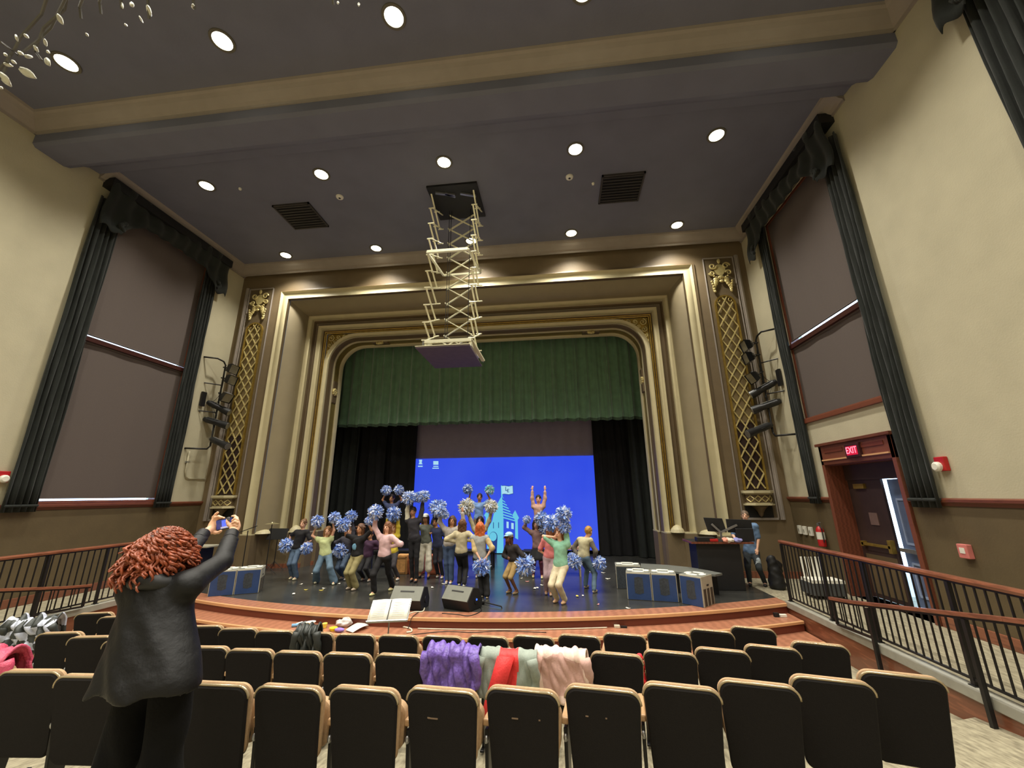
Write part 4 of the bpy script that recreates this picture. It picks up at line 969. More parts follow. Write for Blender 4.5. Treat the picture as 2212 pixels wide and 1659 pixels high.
    # trousers
    pm = cloth_mat(pants); tr = [('c', tuple(Hh['l']), tuple(Hh['r']), .098*s, .098*s, .05), ('c', tuple(hip+axis*.05*s), tuple(hip), .1*s, .11*s, .05)]
    for c in 'lr':
        e = min(1, pantlen*2); kn = Hh[c]+(Kn[c]-Hh[c])*e; tr.append(('c', tuple(Hh[c]), tuple(kn), .094*s, (.068+.02*(flare-1))*s, .025))
        if pantlen > .5:
            q = (pantlen-.5)*2; tr.append(('c', tuple(Kn[c]), tuple(Kn[c]+(An[c]-Kn[c])*q*.97), (.066+.02*(flare-1))*s, (.052*flare)*s, .02))
    mesh_sdf(tr, h, 'trousers' if pantlen > .5 else 'shorts', pm, t, org, wob=.004, wf=22)
    if skirt:
        b = MB(); rows = []
        for k in range(6):
            r_ = (.12+.05*k)*s; z = hip+axis*.06*s-V3((0, 0, .075*s*k)); rows.append([z+V3((r_*math.cos(a)*(1+.06*math.sin(7*a)), r_*.8*math.sin(a)*(1+.06*math.sin(7*a)), 0)) for a in [2*PI*i/28 for i in range(28)]])
        b.grid(rows, closed=True); b.build('skirt', cloth_mat(skirt), t, smooth=True, solid=.008)
    for c in 'lr':
        b = MB(); f_ = V3((fc.x, fc.y, 0)).normalized(); a_ = An[c]-V3((0, 0, .03*s))
        c0 = V3((An[c].x, An[c].y, An[c].z-.045*s))+f_*.05*s
        q = V3((0, 0, 1)); R = Matrix((f_.cross(q), f_, q)).transposed()
        b.ball(c0, (.042*s, .118*s, .036*s), 12, 8, R); b.ball(c0-f_*.05*s+V3((0, 0, .03*s)), (.04*s, .05*s, .045*s), 10, 8, R)
        o = b.build('shoe', cloth_mat(shoe, .6), t, smooth=True)
    # hair
    if hairstyle:
        hm = mat('hair_%d_%d_%d' % hair, hair, .55, scale=30, amt=.3, stretch=(1, 1, .15), bump=.4, bscale=90)
        hp_ = [('e', hp(0, -.02, .035), (.086*hs, .1*hs, .1*hs), HR, 0)]
        if hairstyle in ('long', 'toss', 'back'):
            ln = .30*s if hairstyle != 'short' else 0; sw = V3(J.get('hairdir', (0, 0, -1))).normalized()
            for e in (-1, -.5, 0, .5, 1):
                a = V3(hp(e*.066, -.05+.035*abs(e), .02)); hp_.append(('c', tuple(a), tuple(a+sw*(.22 if e else .26)*s+s2*e*.02), .045*hs, .026*hs, .03))
            if hairstyle == 'toss':
                rnd = random.Random(int(hc.x*1000))
                for q in range(9):
                    a = V3(hp(rnd.uniform(-.06, .06), -.03, rnd.uniform(-.02, .09))); dd = V3((rnd.uniform(-1, 1), rnd.uniform(-.4, .4), rnd.uniform(-.5, .5))).normalized()+sw*.5
                    hp_.append(('c', tuple(a), tuple(a+dd*.13*s), .03, .012, .02))
        if hairstyle == 'bun': hp_.append(('e', hp(0, -.07, .1), (.04, .04, .04), None, .02))
        hp_.append(('-e', hp(0, .10, -.05), (.062*hs, .075*hs, .085*hs), HR, 0))
        hp_.append(('-e', hp(0, -.005, -.10), (.06*hs, .07*hs, .05*hs), HR, 0)) if hairstyle == 'short' else None
        mesh_sdf(hp_, min(h, .014), 'hair', hm, t, org, wob=.005, wf=60)
    if cap:
        b = MB(); R = Matrix((s2, f2, upv)).transposed(); b.ball(hp(0, -.01, .075), (.09*hs, .1*hs, .065*hs), 14, 8, R); b.ball(hp(0, .09, .055), (.06*hs, .05*hs, .01), 12, 6, R); b.build('cap', cloth_mat(cap), t, smooth=True)
    # face
    for e in (-1, 1):
        b = MB(); b.ball(hp(e*.031, .079, .012), .011*hs, 8, 6); b.build('eye', mat('eye_dark', (30, 22, 20), .3), t, smooth=True)
    b = MB(); b.ball(hp(0, .089, -.055), (.022*hs, .008, .006*hs), 8, 6, Matrix((s2, f2, upv)).transposed()); b.build('mouth', mat('lip', (160, 84, 76), .5), t, smooth=True)
    return t, Ha, El

# ================================================================== THE PERFORMERS (joints read off on each one's own depth plane)
POM_MESH = []
def pom_mesh(seed):
    rnd = random.Random(seed); b = MB()
    for i in range(520):
        z = rnd.uniform(-1, 1); a = rnd.uniform(0, 2*PI); q = math.sqrt(1-z*z); d = Vector((q*math.cos(a), q*math.sin(a), z)); L = rnd.uniform(.6, 1.05)
        x = d.orthogonal().normalized(); x.rotate(Matrix.Rotation(rnd.uniform(0, 6.28), 3, d)); w_ = rnd.uniform(.05, .1); dr = Vector((0, 0, -.18*rnd.random()))
        p0, p1, p2 = d*.15, d*L*.7+dr*.3+x.cross(d)*rnd.uniform(-.15, .15), d*L+dr+x.cross(d)*rnd.uniform(-.35, .35); b.cur = 0 if rnd.random() < .55 else 1
        b.add([p0-x*w_*.4, p0+x*w_*.4, p1+x*w_, p1-x*w_, p2+x*w_*.5, p2-x*w_*.5], [(0, 1, 2, 3), (3, 2, 4, 5)])
    return b
pomA = mat('pom_blue_foil', (128, 164, 240), .45, scale=10, amt=.2); pomB = mat('pom_white_foil', (214, 222, 240), .45, scale=10, amt=.1); pomC = mat('pom_cream_foil', (236, 232, 212), .5, scale=10, amt=.08); pomD = mat('pom_cyan_foil', (110, 214, 226), .45, scale=10, amt=.15)
_pc = {}
def pom(p, r, lab, kind='blue', sq=(1, 1, 1)):
    key = (kind, len(_pc) % 4 if (kind, 3) not in _pc and kind == 'blue' else random.randrange(4) if kind == 'blue' else 0)
    t = thing('pom_pom', lab, 'pom-pom', tuple(p), group='foil pom-poms held by the performers', local=True)
    if key not in _pc:
        o = pom_mesh(len(_pc)).build('streamers', {'blue': [pomA, pomB], 'white': [pomB, pomA], 'cream': [pomC, pomB], 'cyan': [pomD, pomB]}[kind], t); _pc[key] = o.data
        b = MB(); b.cyl((0, 0, -.25), (0, 0, .15), .09, n=8); h_ = b.build('grip', pomA, t); _pc[(key, 'g')] = h_.data
    else:
        for k_, nm in ((key, 'streamers'), ((key, 'g'), 'grip')):
            o = bpy.data.objects.new(nm, _pc[k_]); COL.objects.link(o); o.parent = t
    t.scale = (r*sq[0], r*sq[1], r*sq[2]); t.rotation_euler = (random.uniform(-.5, .5), random.uniform(-.5, .5), random.uniform(0, 6))
    return t

def kid(label, feet, head, neck, hip, lh, rh, s=.84, base=0., yoff=0, poms=(), floor=None, dl=0, dr=0, **k):
    fy = at((feet[0][0]+feet[1][0])/2, (feet[0][1]+feet[1][1])/2, 2, ZS+base+.02).y if floor is None else floor
    y = fy+yoff; J = {}
    fc = Vector(k.get('face', (0, -1, 0))).normalized()
    J['lf'] = Vector((at(*feet[0], 1, y).x, y+.05, ZS+base)); J['rf'] = Vector((at(*feet[1], 1, y).x, y-.05, ZS+base))
    if k.pop('airborne', False): J['lf'].z += .0
    if k.get('fdepth'): a_, b_ = k.pop('fdepth'); J['lf'].y = y+a_; J['rf'].y = y+b_
    J['head'] = at(*head, 1, y); J['neck'] = at(*neck, 1, y); J['hip'] = at(*hip, 1, y)
    J['lh'] = at(*lh, 1, y+dl); J['rh'] = at(*rh, 1, y+dr)
    for q in ('le', 're'):
        if q in k: J[q] = at(*k.pop(q), 1, y+(dl if q == 'le' else dr)*.5)
    for q in ('hairdir', 'hem'):
        if q in k: J[q] = k.pop(q)
    hem = J.pop('hem', None)
    # keep human proportions: head above the neck, hip height from the legs
    d = J['head']-J['neck']; want = .185*s+.02; J['head'] = J['neck']+d.normalized()*want if d.length > 1e-3 else J['neck']+Vector((0, 0, want))
    tl = .47*s; d = J['hip']-J['neck']; J['hip'] = J['neck']+d.normalized()*min(max(d.length, tl*.85), tl*1.12)
    t, Ha, El = make_person(label, J, s, **k)
    for (px, py, rr, lab, kd) in poms:
        p = at(px, py, 1, y-.12); best = min(Ha.values(), key=lambda q: (q-p).length)
        dh = (p-best)
        if dh.length > .16: p = best+dh.normalized()*.16
        pom(p, rr, lab, kd)
    return t, Ha
BLK = (26, 25, 28); JEAN = (84, 104, 128)
GRP = None
KP = dict(face=(0, -1, 0))
kid('child in black T-shirt and jeans at far left of the group, pom-poms held low', ((629, 1250), (642, 1249)), (655, 1131), (653, 1147), (640, 1188), (624, 1174), (661, 1173), s=.88,
    top=BLK, sleeve=.4, pants=JEAN, flare=1.4, hair=(112, 80, 50), hairstyle='bun', skin='light', shoe=(240, 232, 190), re=(668, 1162),
    poms=[(619, 1177, .2, 'pale blue pom-pom held low by the leftmost child', 'blue'), (662, 1187, .17, 'blue pom-pom at the hip of the leftmost child', 'blue')])
kid('child in pale green top and wide flared jeans, head tilted back', ((680, 1263), (724, 1257)), (709, 1146), (702, 1163), (703, 1200), (689, 1125), (719, 1128), s=.86, yoff=.05,
    top=(196, 206, 150), sleeve=.15, pants=(96, 120, 140), flare=2.0, hair=(132, 92, 52), face=(.3, -1, .2), shoe=(226, 222, 190), le=(676, 1158), re=(722, 1145),
    poms=[(689, 1110, .17, 'blue pom-pom raised left over the child in pale green', 'blue'), (725, 1110, .16, 'pale blue pom-pom raised right over the child in pale green', 'blue')])
kid('child in dark hoodie half hidden between pale green top and khaki jacket', ((737, 1251), (751, 1249)), (757, 1146), (752, 1162), (744, 1198), (737, 1180), (759, 1110), s=.86,
    top=(58, 56, 64), pants=(70, 86, 108), hair=(120, 84, 60), shoe=(160, 160, 158),
    poms=[(736, 1188, .2, 'blue pom-pom held low by the child in the dark hoodie', 'blue'), (759, 1099, .17, 'blue pom-pom raised high by the child in the dark hoodie', 'blue')])
kid('child with tossed brown hair, khaki overalls and black T-shirt with blue emblem', ((755, 1271), (771, 1271)), (779, 1142), (776, 1160), (771, 1202), (744, 1138), (794, 1128), s=.88,
    top=BLK, sleeve=.4, pants=(150, 140, 96), flare=1.5, hair=(92, 58, 34), hairstyle='toss', skin='tan', emblem=(110, 160, 190), shoe=(196, 180, 160), face=(-.3, -1, -.2),
    poms=[(742, 1132, .18, 'pale blue pom-pom left of the tossed brown hair', 'blue'), (798, 1124, .12, 'small blue pom-pom behind the raised pink sleeve', 'blue')])
kid('child in dark plum top and black trousers behind the lunging child', ((783, 1253), (801, 1252)), (799, 1154), (801, 1170), (793, 1204), (786, 1186), (809, 1185), s=.82,
    top=(64, 36, 62), pants=BLK, hair=(60, 38, 28), hairstyle='short', skin='tan', shoe=(170, 160, 150))
kid('child lunging in pale pink top and black trousers, one arm raised', ((810, 1282), (830, 1282)), (837, 1139), (834, 1158), (830, 1203), (811, 1118), (846, 1180), s=.92, fdepth=(-.05, .45),
    top=(214, 180, 182), sleeve=.95, pants=BLK, flare=1.3, hair=(112, 70, 40), skin='light', shoe=(230, 224, 160), face=(-.2, -1, 0),
    poms=[(811, 1099, .19, 'white blue pom-pom raised by the child in pale pink', 'white')])
kid('child in bright yellow long sleeve top behind the lunging child', ((846, 1250), (862, 1250)), (850, 1140), (848, 1156), (848, 1198), (838, 1120), (859, 1112), s=.86,
    top=(214, 190, 60), sleeve=.95, pants=(60, 56, 60), hair=(150, 104, 60), re=(860, 1140),
    poms=[(846, 1104, .21, 'large blue pom-pom above the yellow sleeve', 'blue')])
kid('child on the back bench at left with both arms straight up', ((841, 1185), (852, 1185)), (846, 1078), (846, 1090), (845, 1126), (833, 1066), (860, 1066), s=.88, base=.52, floor=12.6,
    top=(70, 80, 120), sleeve=.3, pants=BLK, hair=(40, 28, 24), hairstyle='short', skin='tan',
    poms=[(835, 1057, .17, 'pale blue pom-pom held up before the black curtain, left one', 'white'), (861, 1055, .17, 'pale blue pom-pom held up before the black curtain, right one', 'white')])
kid('child in black jacket with white sleeve reaching up left of the white cap', ((889, 1254), (901, 1255)), (892, 1102), (893, 1122), (896, 1172), (883, 1078), (915, 1072), s=.95,
    top=(50, 48, 54), sleeve=.9, sleeve_col=((224, 220, 196), (60, 58, 62)), pants=BLK, hair=(60, 46, 40), hairstyle='short', skin='tan', shoe=(40, 38, 40),
    poms=[(884, 1074, .2, 'white blue pom-pom at the left edge of the blue screen', 'white'), (899, 1066, .16, 'blue pom-pom over the left edge of the blue screen', 'blue'), (919, 1061, .17, 'white pom-pom tilted before the screen corner icon', 'white')])
kid('child in white cap, grey cropped top and wide cream trousers', ((906, 1247), (927, 1245)), (919, 1117), (920, 1136), (920, 1174), (897, 1160), (936, 1150), s=.93,
    top=(112, 116, 104), sleeve=.9, pants=(232, 226, 206), flare=2.0, pantlen=.8, hair=(70, 50, 40), cap=(236, 236, 232), skin='tan', shoe=(30, 30, 32), hem=-.12, face=(.2, -1, 0))
kid('child in dark navy top just right of the white cap, arm up', ((945, 1246), (957, 1246)), (940, 1125), (943, 1143), (947, 1184), (945, 1098), (951, 1176), s=.88,
    top=(52, 58, 88), pants=(36, 36, 44), hair=(40, 30, 28), hairstyle='short', skin='tan',
    poms=[(953, 1075, .26, 'big white pom-pom before the screen right of the icon', 'white'), (935, 1056, .1, 'small blue pom-pom high before the blue screen', 'blue')])
kid('child in pale grey top and jeans making a V with both arms', ((965, 1259), (976, 1257)), (977, 1125), (975, 1142), (970, 1180), (954, 1108), (999, 1106), s=.92,
    top=(176, 168, 160), sleeve=.95, pants=(70, 88, 120), flare=1.3, hair=(84, 56, 36), skin='tan',
    poms=[(952, 1102, .16, 'pale pom-pom at the left tip of the V arms', 'white'), (963, 1112, .12, 'small white pom-pom over the pale grey top', 'white')])
kid('child with long brown hair seen from behind in a cream jacket', ((991, 1264), (1003, 1264)), (999, 1133), (998, 1150), (996, 1196), (984, 1170), (1011, 1168), s=.92, face=(0, 1, 0),
    top=(196, 184, 150), sleeve=.95, pants=BLK, flare=1.2, hair=(104, 70, 46), hairstyle='back', skin='light', hem=.14)
kid('child in light blue shirt on the middle back bench, arms spread up', ((1029, 1188), (1041, 1188)), (1036, 1076), (1035, 1088), (1034, 1126), (1017, 1062), (1051, 1064), s=.88, base=.52, floor=12.6,
    top=(128, 164, 220), sleeve=.3, pants=(150, 130, 110), hair=(50, 36, 30), hairstyle='short', skin='tan',
    poms=[(1009, 1055, .17, 'blue pom-pom left above the child in light blue', 'blue'), (1062, 1053, .16, 'cyan pom-pom beside the castle flag', 'cyan')])
kid('child with dark hair and striped sleeves just behind the red-haired one', ((1030, 1246), (1044, 1246)), (1037, 1124), (1036, 1141), (1035, 1186), (1010, 1100), (1062, 1100), s=.88,
    top=(188, 176, 140), sleeve=.95, pants=(90, 80, 70), hair=(46, 30, 24), skin='light', re=(1058, 1122), le=(1016, 1122),
    poms=[(1003, 1080, .24, 'wide cream pom-pom left of the striped sleeves', 'cream'), (1061, 1085, .2, 'cream pom-pom touching the castle roof', 'cream')])
kid('red-haired child seen from behind in grey top and wide black trousers', ((1041, 1290), (1053, 1288)), (1037, 1144), (1036, 1159), (1037, 1207), (1036, 1206), (1051, 1203), s=.87, face=(0, 1, 0), dl=-.15, dr=-.1,
    top=(156, 160, 158), sleeve=.6, sleeve_col=(200, 178, 130), pants=(20, 20, 22), flare=1.45, hair=(200, 104, 52), hairstyle='back', skin='light', shoe=(226, 206, 170),
    poms=[(1041, 1222, .2, 'blue pom-pom held behind the red-haired child', 'blue')])
kid('crouching child in black top and khaki shorts before the castle', ((1102, 1280), (1117, 1279)), (1099, 1162), (1105, 1179), (1112, 1212), (1096, 1205), (1124, 1212), s=.84,
    top=(40, 34, 34), pants=(166, 138, 88), pantlen=.55, hair=(70, 44, 34), hairstyle='toss', skin='dark', cap=(160, 200, 220), shoe=(150, 130, 100), face=(-.8, -1, 0),
    poms=[(1137, 1220, .24, 'white blue pom-pom low right of the crouching child', 'white'), (1133, 1198, .1, 'small white pom-pom behind the crouching child', 'white')])
kid('child in peach long sleeves on the right back bench, empty hands up', ((1158, 1188), (1170, 1188)), (1163, 1080), (1163, 1092), (1163, 1128), (1150, 1056), (1177, 1056), s=.88, base=.52, floor=12.6,
    top=(206, 164, 148), sleeve=.9, pants=BLK, hair=(36, 28, 26), hairstyle='short', skin='pink', le=(1150, 1078), re=(1177, 1078))
kid('child in grey pink top and black skirt with a large pom-pom over the chest', ((1152, 1246), (1171, 1246)), (1158, 1132), (1159, 1148), (1162, 1184), (1139, 1124), (1176, 1130), s=.84,
    top=(140, 110, 108), sleeve=.8, pants=(100, 44, 66), flare=.9, hair=(60, 42, 36), skirt=(20, 20, 24), skin='light', shoe=(232, 226, 170),
    poms=[(1164, 1112, .22, 'large white blue pom-pom below the peach sleeves', 'white'), (1138, 1122, .12, 'white pom-pom at far left of the right-hand cluster', 'white'), (1171, 1215, .16, 'pale blue pom-pom low beside the black skirt', 'blue')])
kid('child in coral pink shirt and mauve trousers behind the mint top', ((1180, 1285), (1190, 1279)), (1190, 1150), (1190, 1164), (1188, 1206), (1183, 1202), (1201, 1132), s=.88,
    top=(226, 130, 130), sleeve=.4, pants=(170, 144, 150), flare=1.2, hair=(150, 96, 60), skin='tan', shoe=(180, 150, 130),
    poms=[(1192, 1128, .2, 'blue pom-pom above the coral pink shirt', 'blue'), (1205, 1138, .15, 'white blue pom-pom between pink and mint shirts', 'white')])
kid('child in mint green top and cream trousers with long brown hair, nearest the stage edge', ((1203, 1299), (1220, 1300)), (1208, 1156), (1211, 1172), (1211, 1224), (1196, 1160), (1216, 1122), s=.93, face=(-.5, -1, 0), fdepth=(.05, -.05),
    top=(140, 196, 168), sleeve=.4, pants=(206, 194, 164), flare=1.2, hair=(112, 68, 38), skin='light', shoe=(220, 180, 140), hairdir=(.15, .2, -1),
    poms=[(1218, 1106, .19, 'blue pom-pom raised highest in the right-hand cluster', 'blue'), (1222, 1142, .15, 'pale blue pom-pom right of the brown hair', 'blue')])
kid('blond child turned away in beige T-shirt over grey sleeves and jeans', ((1266, 1274), (1281, 1272)), (1272, 1149), (1264, 1164), (1260, 1204), (1249, 1200), (1284, 1205), s=.88, face=(.6, .8, 0), fdepth=(.2, -.25),
    top=(190, 182, 146), sleeve=.9, sleeve_col=(100, 92, 80), pants=(88, 110, 128), flare=1.1, hair=(176, 130, 56), hairstyle='short', skin='light', shoe=(150, 140, 124),
    poms=[(1298, 1220, .17, 'blue pom-pom at far right in the hand of the blond child', 'blue'), (1240, 1218, .18, 'pale blue pom-pom low left of the blond child', 'white'), (1216, 1208, .12, 'blue white pom-pom beside the mint green top', 'white')])

# benches and crates at the back of the group
def bench(lab, x0, x1, y, top, m):
    t = thing('stage_bench', lab, 'bench', ((x0+x1)/2, y, ZS)); b = MB(); b.box((x0, y-.22, ZS+top-.06), (x1, y+.25, ZS+top)); b.build('bench_top', m, t, bevel=.01)
    for xx in (x0+.06, x1-.06):
        for yy in (y-.17, y+.2): b = MB(); b.box((xx-.03, yy-.03, ZS), (xx+.03, yy+.03, ZS+top-.06)); b.build('leg', m, t)
bench('black bench under the child at the left back', -5.75, -4.1, 12.62, .52, M_BLACK)
bench('black bench under the child in light blue', -2.9, -1.95, 12.62, .52, M_BLACK)
bench('black bench under the child in peach sleeves', -1.1, -.2, 12.62, .52, M_BLACK)
for (x, w_, rgb, lab) in ((-4.42, .34, (214, 160, 96), 'pale orange crate behind the lunging child'), (-4.0, .36, (200, 110, 74), 'reddish orange crate left of the cream trousers'), (-3.52, .3, (206, 120, 84), 'reddish orange crate right of the cream trousers')):
    y = 11.75; t = thing('crate', lab, 'crate', (x, y, ZS), group='orange crates behind the performers'); b = MB(); b.box((x-w_/2, y-.15, ZS), (x+w_/2, y+.15, ZS+.5)); b.build('body', cloth_mat(rgb), t, bevel=.015)
    b = MB()
    for (a, c, e, f) in ((-.8, .8, .03, .07), (-.8, .8, .42, .46), (-.85, -.72, .03, .46), (.72, .85, .03, .46)): b.box((x+w_/2*a, y-.165, ZS+e), (x+w_/2*c, y-.15, ZS+f))
    b.build('raised_border', cloth_mat(tuple(int(v*.8) for v in rgb)), t)
t = thing('stage_block', 'grey block on the stage left of the black skirt', 'box', (-.95, 11.9, ZS)); b = MB(); b.box((-1.15, 11.7, ZS), (-.75, 12.1, ZS+.42)); b.build('body', cloth_mat((140, 138, 130)), t, bevel=.02)
b = MB(); b.box((-1.1, 11.69, ZS+.3), (-.8, 11.7, ZS+.36)); b.build('hand_slot', M_BLACK, t)
t = thing('stage_table', 'low tan table behind the blond child', 'table', (.15, 11.9, ZS)); b = MB(); b.box((-.15, 11.6, ZS+.66), (.55, 12.1, ZS+.72)); b.build('top', cloth_mat((176, 140, 120)), t)
for xx in (-.1, .5):
    b = MB(); b.box((xx-.02, 11.62, ZS), (xx+.02, 12.08, ZS+.66)); b.build('leg', cloth_mat((150, 136, 110)), t)
# paper scraps on the stage floor
rnd = random.Random(11); sc = [(650, 1263), (700, 1272), (732, 1262), (694, 1276), (634, 1284), (661, 1275), (911, 1247), (946, 1247), (960, 1262), (934, 1270), (1010, 1247), (1106, 1250), (1126, 1250), (1139, 1257), (1155, 1272), (1161, 1271), (1247, 1289), (1259, 1288), (1273, 1236), (1303, 1238), (1312, 1252), (1292, 1307), (1357, 1315), (1171, 1265), (1313, 1251), (858, 1252), (676, 1240), (1205, 1252)]
mc = {'white': cloth_mat((232, 228, 214)), 'yellow': cloth_mat((228, 206, 90)), 'pink': cloth_mat((224, 150, 140))}
for i, (px, py) in enumerate(sc):
    c = 'yellow' if i in (3, 5, 16) else ('pink' if i in (21, 13) else 'white'); p = at(px, py, 2, ZS); a = rnd.uniform(0, PI); l = rnd.uniform(.03, .065)
    b = MB(); dx, dy = math.cos(a), math.sin(a)
    V = [(p.x+dx*l*u-dy*l*.5*v, p.y+dy*l*u+dx*l*.5*v, ZS+.004+.012*abs(u)) for u, v in ((-1, -1), (-.2, -1.1), (.5, -.9), (1, -.6), (1, .9), (.3, 1), (-.4, .8), (-1, .7))]
    b.add(V+[(q[0], q[1], q[2]+.004) for q in V], [tuple(range(8)), tuple(range(8, 16))]+[(k, (k+1) % 8, 8+(k+1) % 8, 8+k) for k in range(8)])
    tag(b.build('paper_scrap', mc[c], origin=(p.x, p.y, ZS)), 'tiny %s paper scrap dropped on the black stage floor' % c, 'paper scrap', '%s paper scraps on the stage floor' % c)
# ================================================================== THEATRE SEATS
M_BACK = mat('dark_seat_back', (19, 16, 15), .85, spec=.25, scale=50, amt=.15, bump=.2, bscale=200)
M_TAN = mat('tan_seat_fabric', (172, 142, 108), .85, scale=60, amt=.1, bump=.2, bscale=200)
M_TRIM_HILITE = mat('seat_trim_highlight', (170, 154, 124), .15, .5, scale=10, amt=.05)  # bright highlight on the black lip, put into a pale base colour
M_ARM = mat('tan_arm_wood', (176, 142, 104), .4, scale=5, amt=.08)
M_STD = mat('black_seat_standard', (24, 24, 25), .4, .3, scale=10, amt=.1)
def rrect(w0, w1, z0, z1, r0, r1, n=6):
    """outline: bottom half width w0, top half width w1, corner radii r0, r1"""
    p = []
    for (cx, cz, r, a0) in ((-w0+r0, z0+r0, r0, PI), (w0-r0, z0+r0, r0, 1.5*PI), (w1-r1, z1-r1, r1, 0), (-w1+r1, z1-r1, r1, .5*PI)):
        for i in range(n+1): a = a0+PI/2*i/n; p.append((cx+r*math.cos(a), cz+r*math.sin(a)))
    return p
def slab(b, outl, y0f, y1f, ins=0):
    """panel from outline, front y0f(z), back y1f(z)"""
    n = len(outl); cx = sum(p[0] for p in outl)/n; cz = sum(p[1] for p in outl)/n
    sh = [(cx+(x-cx)*(1-ins/.25), cz+(z-cz)*(1-ins/.3)) for x, z in outl]
    rings = [[(x, y0f(z)+0, z) for x, z in sh], [(x, y0f(z)+(.012 if y1f(z) > y0f(z) else -.012), z) for x, z in outl], [(x, y1f(z)-(.012 if y1f(z) > y0f(z) else -.012), z) for x, z in outl], [(x, y1f(z), z) for x, z in sh]]
    o = len(b.v); b.grid(rings, closed=True); k = len(rings)-1
    b.f += [tuple(range(o, o+n))[::-1], tuple(range(o+k*n, o+(k+1)*n))]; b.mi += [b.cur, b.cur]
REC = lambda z: -.16*(z-.3)      # the back leans towards the camera as it rises
def seat():
    t = thing('theatre_seat', 'x', 'theatre seat', (0, 0, 0), local=True)
    b = MB(); slab(b, rrect(.228, .252, .27, .865, .07, .072), lambda z: REC(z)-.035, lambda z: REC(z)+.0, .012); sb_ = b.build('seat_back', M_BACK, t, smooth=35)
    b = MB(); slab(b, rrect(.235, .26, .40, .878, .08, .082), lambda z: REC(z)+.0, lambda z: REC(z)+.045, .016); b.build('back_cushion', M_TAN, t, smooth=35)
    b = MB(); pts = [(x, REC(z)-.018, z) for x, z in rrect(.232, .257, .27, .871, .07, .077)][12:]
    pts = [p for p in pts if p[2] > .5]; b.tube(pts, .009, 6); b.build('edge_trim', M_TRIM_HILITE, sb_, smooth=True)
    b = MB(); slab(b, rrect(.238, .252, .44, .745, .06, .08), lambda z: .07-.1*(z-.4), lambda z: .17-.16*(z-.4), .02); b.build('seat_cushion', M_TAN, t, smooth=35)
    b = MB(); slab(b, rrect(.2, .215, .38, .56, .05, .05), lambda z: .03-.06*(z-.4), lambda z: .06-.06*(z-.4), .015); b.build('seat_pan', M_STD, t, smooth=35)
    b = MB(); b.box((-.295, -.02, .0), (-.255, .34, .02)); b.prism([(.03, .02), (.13, .02), (.16, .3), (.30, .56), (-.02, .58), (.0, .3)], 0, -.288, -.262); b.build('standard', M_STD, t, bevel=.006)
    b = MB(); pr = [(-.03, .60), (.31, .60), (.345, .61), (.345, .63), (.31, .635), (-.03, .645)]; b.prism(pr, 0, -.30, -.25); b.build('armrest', M_ARM, t, bevel=.01)
    b = MB(); b.ball((-.275, -.02, .52), (.016, .016, .026), 8, 6); b.build('pivot_cap', M_SILVER, t, smooth=True)
    return t
S0 = seat(); used = [False]
def put_seat(x, R, zf, lab, grp, extra=False):
    y = arc_y(x, R); ang = math.atan2(-(x-XC), AY-y)
    r = dup(S0) if used[0] else S0; used[0] = True
    r.location = (x, y, zf); r.rotation_euler = (0, 0, ang); r['label'] = lab; r['group'] = grp; return r
ORD = ['rightmost', 'second from right', 'third from right', 'fourth from right', 'fifth from right', 'sixth from right', 'seventh from right', 'eighth from right', 'ninth from right', 'tenth from right', 'eleventh from right', 'twelfth from right', 'thirteenth from right', 'fourteenth from right', 'fifteenth from right', 'sixteenth from right', 'seventeenth from right', 'eighteenth from right']
SEATZ = {}
EX1 = {3: ', under the right edge of the arm gap', 13: ', under the pink coat'}
def row(n, x0, st, R, zf, nm, key, extra):
    for i in range(n):
        lab = 'tan edged seat, %s in the %s%s' % (ORD[i], nm, extra.get(i, ''))
        o = put_seat(x0-st*i, R, zf, lab, 'theatre seats in the %s' % nm); SEATZ[(key, i)] = o
row(14, 2.48, .555, 20.79, -2.18, 'row nearest the camera', 1, {6: ' with long scratch'})
row(18, 2.72, .5475, 19.45, -2.43, 'middle row', 2, {4: ' beside the bright red cloth', 5: ' under the pink coat', 6: ' under the red grey coat', 7: ' under the purple jacket'})
row(18, 2.45, .563, 18.46, -2.56, 'row nearest the stage', 3, {10: ' under the black jacket'})
# scratches on three seat backs of the nearest row
for (i, u, z, l) in ((6, -.06, .70, .07), (6, -.09, .702, .02), (5, -.05, .70, .045), (5, .12, .705, .012), (4, -.11, .70, .02), (4, .02, .70, .012)):
    s = SEATZ[(1, i)]; b = MB(); zz = z; b.box((u-l/2, REC(zz)-.0385, zz-.004), (u+l/2, REC(zz)-.034, zz+.004)); o = b.build('scratch', mat('scratch_beige', (110, 90, 70), .8), None); o.parent = s

